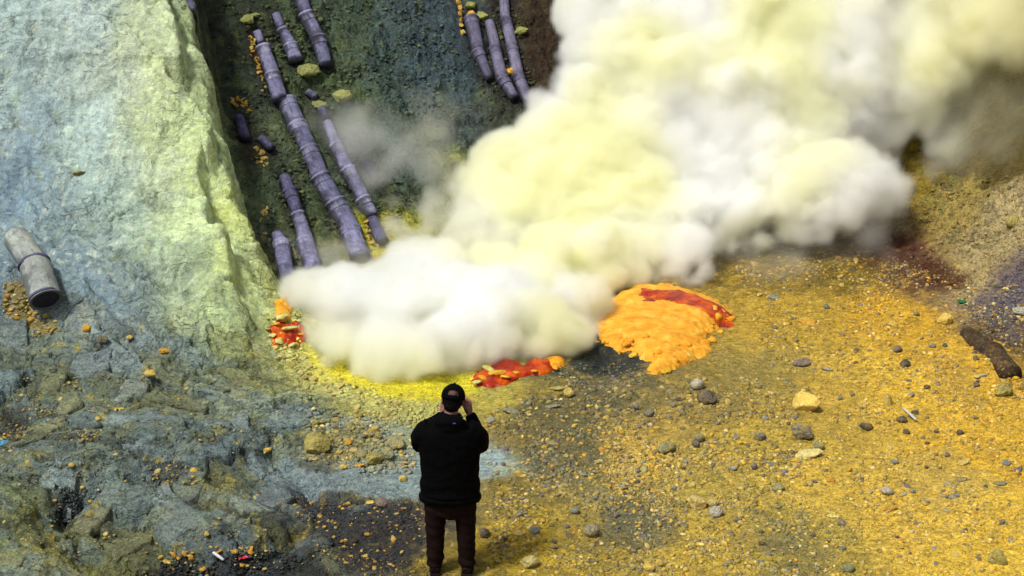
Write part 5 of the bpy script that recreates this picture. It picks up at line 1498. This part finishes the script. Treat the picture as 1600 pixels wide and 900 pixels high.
ADJ = {'grey': 'grey', 'green': 'green-grey', 'blue': 'blue-grey', 'dark': 'dark', 'purple': 'violet-grey', 'pale': 'pale grey', 'yellow': 'yellow', 'paleyellow': 'pale yellow', 'cream': 'cream', 'orange': 'orange', 'olive': 'olive'}
def build_scatter():
    shapes = [lumpy_rock(900 + i, 2, (1, R.uniform(.7, .95), R.uniform(.42, .65)), (0.18, 0.3)[i % 2], 2.0, smooth=i % 2 == 0) for i in range(8)]
    cache = {}
    for k, (n, reg, a, b, cols, name, label, group, cat) in enumerate(SCAT):
        items = scatter(n, reg, a, b, cols, 40 + k)
        for p, s, c in items:
            q = R.randrange(len(shapes))
            if (q, c) not in cache:
                m = shapes[q].copy(); m.name = name; m.materials.append(MS[c]); cache[(q, c)] = m
            o = put(name, cache[(q, c)], None, p, s, tilt=0.5, sink=0.32)
            ymid = sorted(w_[0].y for w_ in items)[len(items) // 2]
            tag(o, label.format(c=ADJ[c], w='farther up' if p.y > ymid else 'lower down'), cat, group)
build_scatter()

# ------------------------------------------------------------------ gravel too fine to count: one joined mesh per kind of ground
def gravel(name, groups, label, seed):
    r = np.random.default_rng(seed)
    bm = bmesh.new(); bmesh.ops.create_icosphere(bm, subdivisions=1, radius=0.5); bm.verts.ensure_lookup_table()
    bm2 = bmesh.new(); 
    base = np.array([v.co for v in bm.verts], np.float32); tri = np.array([[v.index for v in f.verts] for f in bm.faces], np.int32); bm.free(); bm2.free()
    # twelve-cornered grains: an icosahedron is enough at this size
    bm = bmesh.new(); bmesh.ops.create_icosphere(bm, subdivisions=1, radius=0.5)
    V, F, K = [], [], []
    for (region, n, wmin, wmax, cols, power) in groups:
        P = np.array(region, float); x0, y0 = P.min(0); x1, y1 = P.max(0)
        uv = r.random((int(n * 2.6) + 50, 2)) * [x1 - x0, y1 - y0] + [x0, y0]
        ins = _inside(uv[:, 0], uv[:, 1], region)
        edge = 26 * fbm(uv[:, 0] * 0.02, uv[:, 1] * 0.03, 1.0, 3, seed)
        uv = uv[ins + edge > 0]
        cl = fbm(uv[:, 0] * 0.012, uv[:, 1] * 0.02, 1.0, 4, seed + 5)       # clustered
        uv = uv[r.random(len(uv)) < sstep(-0.35, 0.4, cl) * 0.93 + 0.07][:n]
        pts = np.concatenate([spot(q[:, 0], q[:, 1]) for q in np.array_split(uv, max(1, len(uv) // 1500))])
        m = len(pts); w = wmin + (wmax - wmin) * r.random(m) ** power
        s = (w * (pts[:, 1] * math.cos(PITCH) + (CAM_H - pts[:, 2]) * math.sin(PITCH)) / F_PX).astype(np.float32)
        sc = np.stack([r.uniform(.8, 1.25, m), r.uniform(.6, 1, m), r.uniform(.4, .8, m)], -1).astype(np.float32)
        ang = r.random(m) * 6.28; ca, sa = np.cos(ang), np.sin(ang)
        b = base[None] * (1 + r.uniform(-.42, .42, (m, len(base), 1)).astype(np.float32)) * sc[:, None] * s[:, None, None]
        x = b[..., 0] * ca[:, None] - b[..., 1] * sa[:, None]; y = b[..., 0] * sa[:, None] + b[..., 1] * ca[:, None]
        vv = np.stack([x + pts[:, :1], y + pts[:, 1:2], b[..., 2] + pts[:, 2:3] + s[:, None] * 0.04], -1)
        off = sum(len(q) for q in V)
        V.append(vv.reshape(-1, 3)); F.append((tri[None] + (np.arange(m) * len(base))[:, None, None] + off).reshape(-1, 3))
        pal = lin(np.array(cols, float)) / GAIN
        ii = np.clip(np.searchsorted(xs, pts[:, 0]), 0, NXg - 1); jj = np.clip(np.searchsorted(ys, pts[:, 1]), 0, NYg - 1)
        dusty = 0.15 + r.random((m, 1)) * 0.8                                    # grains wear the dust of the ground they lie on
        cc = (pal[r.integers(0, len(pal), m)] * (1 - dusty) + C[jj, ii] * dusty) * r.uniform(.7, 1.18, (m, 1))
        K.append(np.repeat(cc, len(base), 0))
    V = np.concatenate(V); F = np.concatenate(F); K = np.concatenate(K)
    me = bpy.data.meshes.new(name)
    me.vertices.add(len(V)); me.vertices.foreach_set('co', V.astype(np.float32).ravel())
    me.loops.add(F.size); me.loops.foreach_set('vertex_index', F.astype(np.int32).ravel())
    me.polygons.add(len(F)); me.polygons.foreach_set('loop_start', np.arange(0, F.size, 3, dtype=np.int32))
    me.update()
    at = me.color_attributes.new('grain', 'FLOAT_COLOR', 'POINT')
    cc = np.ones((len(V), 4), np.float32); cc[:, :3] = np.clip(K, 0.005, .85); at.data.foreach_set('color', cc.ravel())
    t = NT(name + '_grains'); t.l(t.attr('grain'), t.b.inputs['Base Color']); t.b.inputs['Roughness'].default_value = 0.9
    t.b.inputs['Specular IOR Level'].default_value = 0.25
    me.materials.append(t.m)
    o = bpy.data.objects.new(name, me); COL.objects.link(o); tag(o, label, 'gravel', kind='stuff')
    bm.free()
GREYS = [(124,128,126), (98,98,104), (152,152,142), (110,106,120), (78,78,82), (138,140,122)]
YELS = [(226,188,80), (210,168,58), (240,214,136), (200,168,78), (230,176,56), (228,206,140)]
OLIV = [(146,136,84), (166,152,92), (116,110,76), (130,126,96)]
gravel('gravel', [
 ([(760,640),(900,600),(1180,590),(1260,650),(1250,905),(770,905)], 11000, 1.5, 10.5, YELS + OLIV * 2 + GREYS, 2.4),
 ([(1150,420),(1390,400),(1520,470),(1605,620),(1605,905),(1240,905),(1230,640)], 7500, 1.3, 9, YELS * 2 + OLIV + GREYS, 2.6),
 ([(930,690),(1010,680),(1060,720),(1060,800),(960,800)], 900, 3, 9, YELS, 1.6),
 ([(1150,400),(1400,390),(1480,440),(1400,470),(1150,450)], 900, 2, 7, YELS + OLIV, 1.8),
 ([(1500,450),(1605,430),(1605,560),(1530,540)], 900, 2, 8, GREYS * 2 + YELS, 1.8),
 ([(840,560),(1010,570),(1010,620),(860,640)], 900, 2, 7, GREYS + OLIV * 2, 1.8),
 ([(1500,505),(1560,500),(1605,560),(1605,610),(1560,605)], 420, 3, 13, [(120,98,60), (150,124,62), (90,80,74), (70,56,44), (190,156,66)], 1.5),
 ([(1385,362),(1480,420),(1530,450),(1470,452),(1390,400)], 420, 2.5, 10, [(84,44,30), (110,70,46), (60,34,26), (130,104,60)], 1.6),
 ], 'fine yellow and grey gravel strewn over the ground on the right', 21)
gravel('rubble', [
 ([(470,640),(560,640),(650,660),(650,740),(560,740),(470,715)], 1500, 2.5, 11, YELS[:4] + OLIV * 2 + [(136,142,120), (120,126,108), (150,148,120)] * 3, 1.5),
 ([(430,540),(520,590),(620,620),(745,630),(745,660),(600,670),(470,610)], 1500, 2, 10, [(196,192,124), (174,172,110), (206,196,100), (150,152,106), (130,136,104)], 1.6),
 ([(480,560),(600,590),(760,600),(740,625),(600,622),(490,590)], 260, 1.5, 6, [(228,214,60), (214,196,40), (236,224,110)], 1.6),
 ([(415,480),(470,490),(480,560),(430,570)], 350, 3, 10, [(206,200,140), (180,176,110), (222,200,90)], 1.5),
 ], 'loose pale yellow rubble on the bank in front of the smoke', 22)
gravel('dark_gravel', [
 ([(450,775),(660,780),(670,905),(520,905)], 2600, 2, 7, [(40,40,46), (56,56,60), (30,30,36), (72,76,80)] * 4 + YELS[:2], 1.8),
 ([(75,805),(100,765),(135,760),(135,800),(110,818)], 350, 3, 8, [(40,40,46), (58,58,64), (30,30,36)], 1.5),
 ([(190,905),(260,880),(420,855),(540,870),(540,905)], 900, 2, 8, [(40,42,44), (30,32,34), (56,58,58)] * 4 + YELS[:1], 1.6),
 ([(0,630),(60,630),(180,640),(150,690),(0,700)], 800, 2, 7, [(60,58,64), (80,80,82), (44,42,50)] + YELS[:2], 1.6),
 ([(215,735),(280,712),(320,750),(250,765)], 350, 2, 7, [(56,58,62), (76,78,80)] + YELS[:1], 1.6),
 ([(0,590),(420,590),(480,720),(400,850),(0,890)], 1300, 1.5, 6, YELS + OLIV * 2 + [(110,120,110), (90,100,96)] * 3, 2.0),
 ([(5,440),(40,440),(95,510),(60,532),(10,495)], 300, 3, 9, YELS + OLIV, 1.5),
 ], 'dark gravel with yellow grains between the layered rocks on the left', 23)
_SIDES = [[(PIPES[k][i][0]-15,PIPES[k][i][1]),(PIPES[k][i][0]+17,PIPES[k][i][1]),(PIPES[k][i+1][0]+17,PIPES[k][i+1][1]),(PIPES[k][i+1][0]-15,PIPES[k][i+1][1])] for k in PIPES for i in range(len(PIPES[k])-1)]
gravel('hillside_scree', [(q, 46, 3, 11, [(88,98,62), (62,68,48), (124,126,70), (48,46,40), (104,110,84), (70,66,60)], 1.6) for q in _SIDES] + [
 ([(340,0),(700,0),(720,280),(600,360),(420,360),(390,200)], 2600, 1.5, 9, [(100,112,82), (70,82,56), (104,114,68), (60,68,52), (50,54,46)], 2.0),
 ([(700,0),(880,0),(840,200),(700,260)], 700, 1.5, 6, [(84,84,60), (60,56,46), (106,96,56)], 2.0),
 ([(1400,300),(1605,270),(1605,460),(1440,440)], 900, 1.5, 7, [(150,136,76), (122,106,56), (92,66,40), (170,150,84)], 2.0),
 ], 'fine greenish scree on the hillside around the pipes', 24)

# ------------------------------------------------------------------ litter
def plain(name, rgb, rough=0.5):
    t = NT(name); a = t.noise(t.coord(), 8, 3); c = lin(rgb) / GAIN
    t.l(t.ramp(a, [(0.3, tuple(c * 0.75)), (0.7, tuple(np.minimum(c * 1.15, .95)))]), t.b.inputs['Base Color']); t.b.inputs['Roughness'].default_value = rough
    return t.m
def crumpled(name, u, v, w, h, mat, label, cat, seed, rz=0.3):
    """a crumpled wrapper: a thin buckled sheet with thickness"""
    p = spot1(u, v); s = size_of(p, w); r = random.Random(seed); n = 6
    vs = [((i / n - .5) * s, (j / n - .5) * s * h, 0.012 + r.uniform(0, .22) * s) for j in range(n + 1) for i in range(n + 1)]
    fs = [(j * (n + 1) + i, j * (n + 1) + i + 1, (j + 1) * (n + 1) + i + 1, (j + 1) * (n + 1) + i) for j in range(n) for i in range(n)]
    o = mesh_obj(name, vs, fs, mat, smooth=False); o.location = p; o.rotation_euler = (r.uniform(-.2, .2), r.uniform(-.2, .2), rz)
    m = o.modifiers.new('t', 'SOLIDIFY'); m.thickness = 0.003
    tag(o, label, cat)
crumpled('wrapper', 381, 872, 17, .8, plain('red_foil', (214, 40, 78)), 'crumpled pinkish red wrapper in the dark crevice', 'wrapper', 1)
crumpled('plastic_scrap', 3, 695, 18, .7, plain('blue_plastic', (60, 150, 190)), 'crumpled blue plastic scrap at the left edge', 'scrap', 2)
crumpled('plastic_scrap', 1502, 473, 14, .6, plain('green_plastic', (16, 120, 72)), 'green plastic scrap on the right slope', 'scrap', 3)
def stick(u0, v0, u1, v1, wpx, mat, label):
    a, b = spot1(u0, v0), spot1(u1, v1); a.z += .02; b.z += .03
    L = (b - a).length; r = size_of(a, wpx) / 2
    vs, fs = lathe([(r * .7, 0), (r, .01), (r * 1.05, L * .5), (r * .95, L - .01), (r * .6, L)], 10, .05, 3)
    o = mesh_obj('stick', vs, fs, mat); o.location = a; o.rotation_mode = 'QUATERNION'; o.rotation_quaternion = (b - a).to_track_quat('Z', 'Y')
    tag(o, label, 'stick')
stick(333, 866, 350, 880, 5, plain('white_plastic', (222, 222, 226)), 'thin white stick beside the red wrapper')
stick(1411, 640, 1431, 660, 4, plain('bleached_wood', (206, 206, 190)), 'thin bleached stick on the golden sand')
print('stones', round(time.time() - T0, 1))
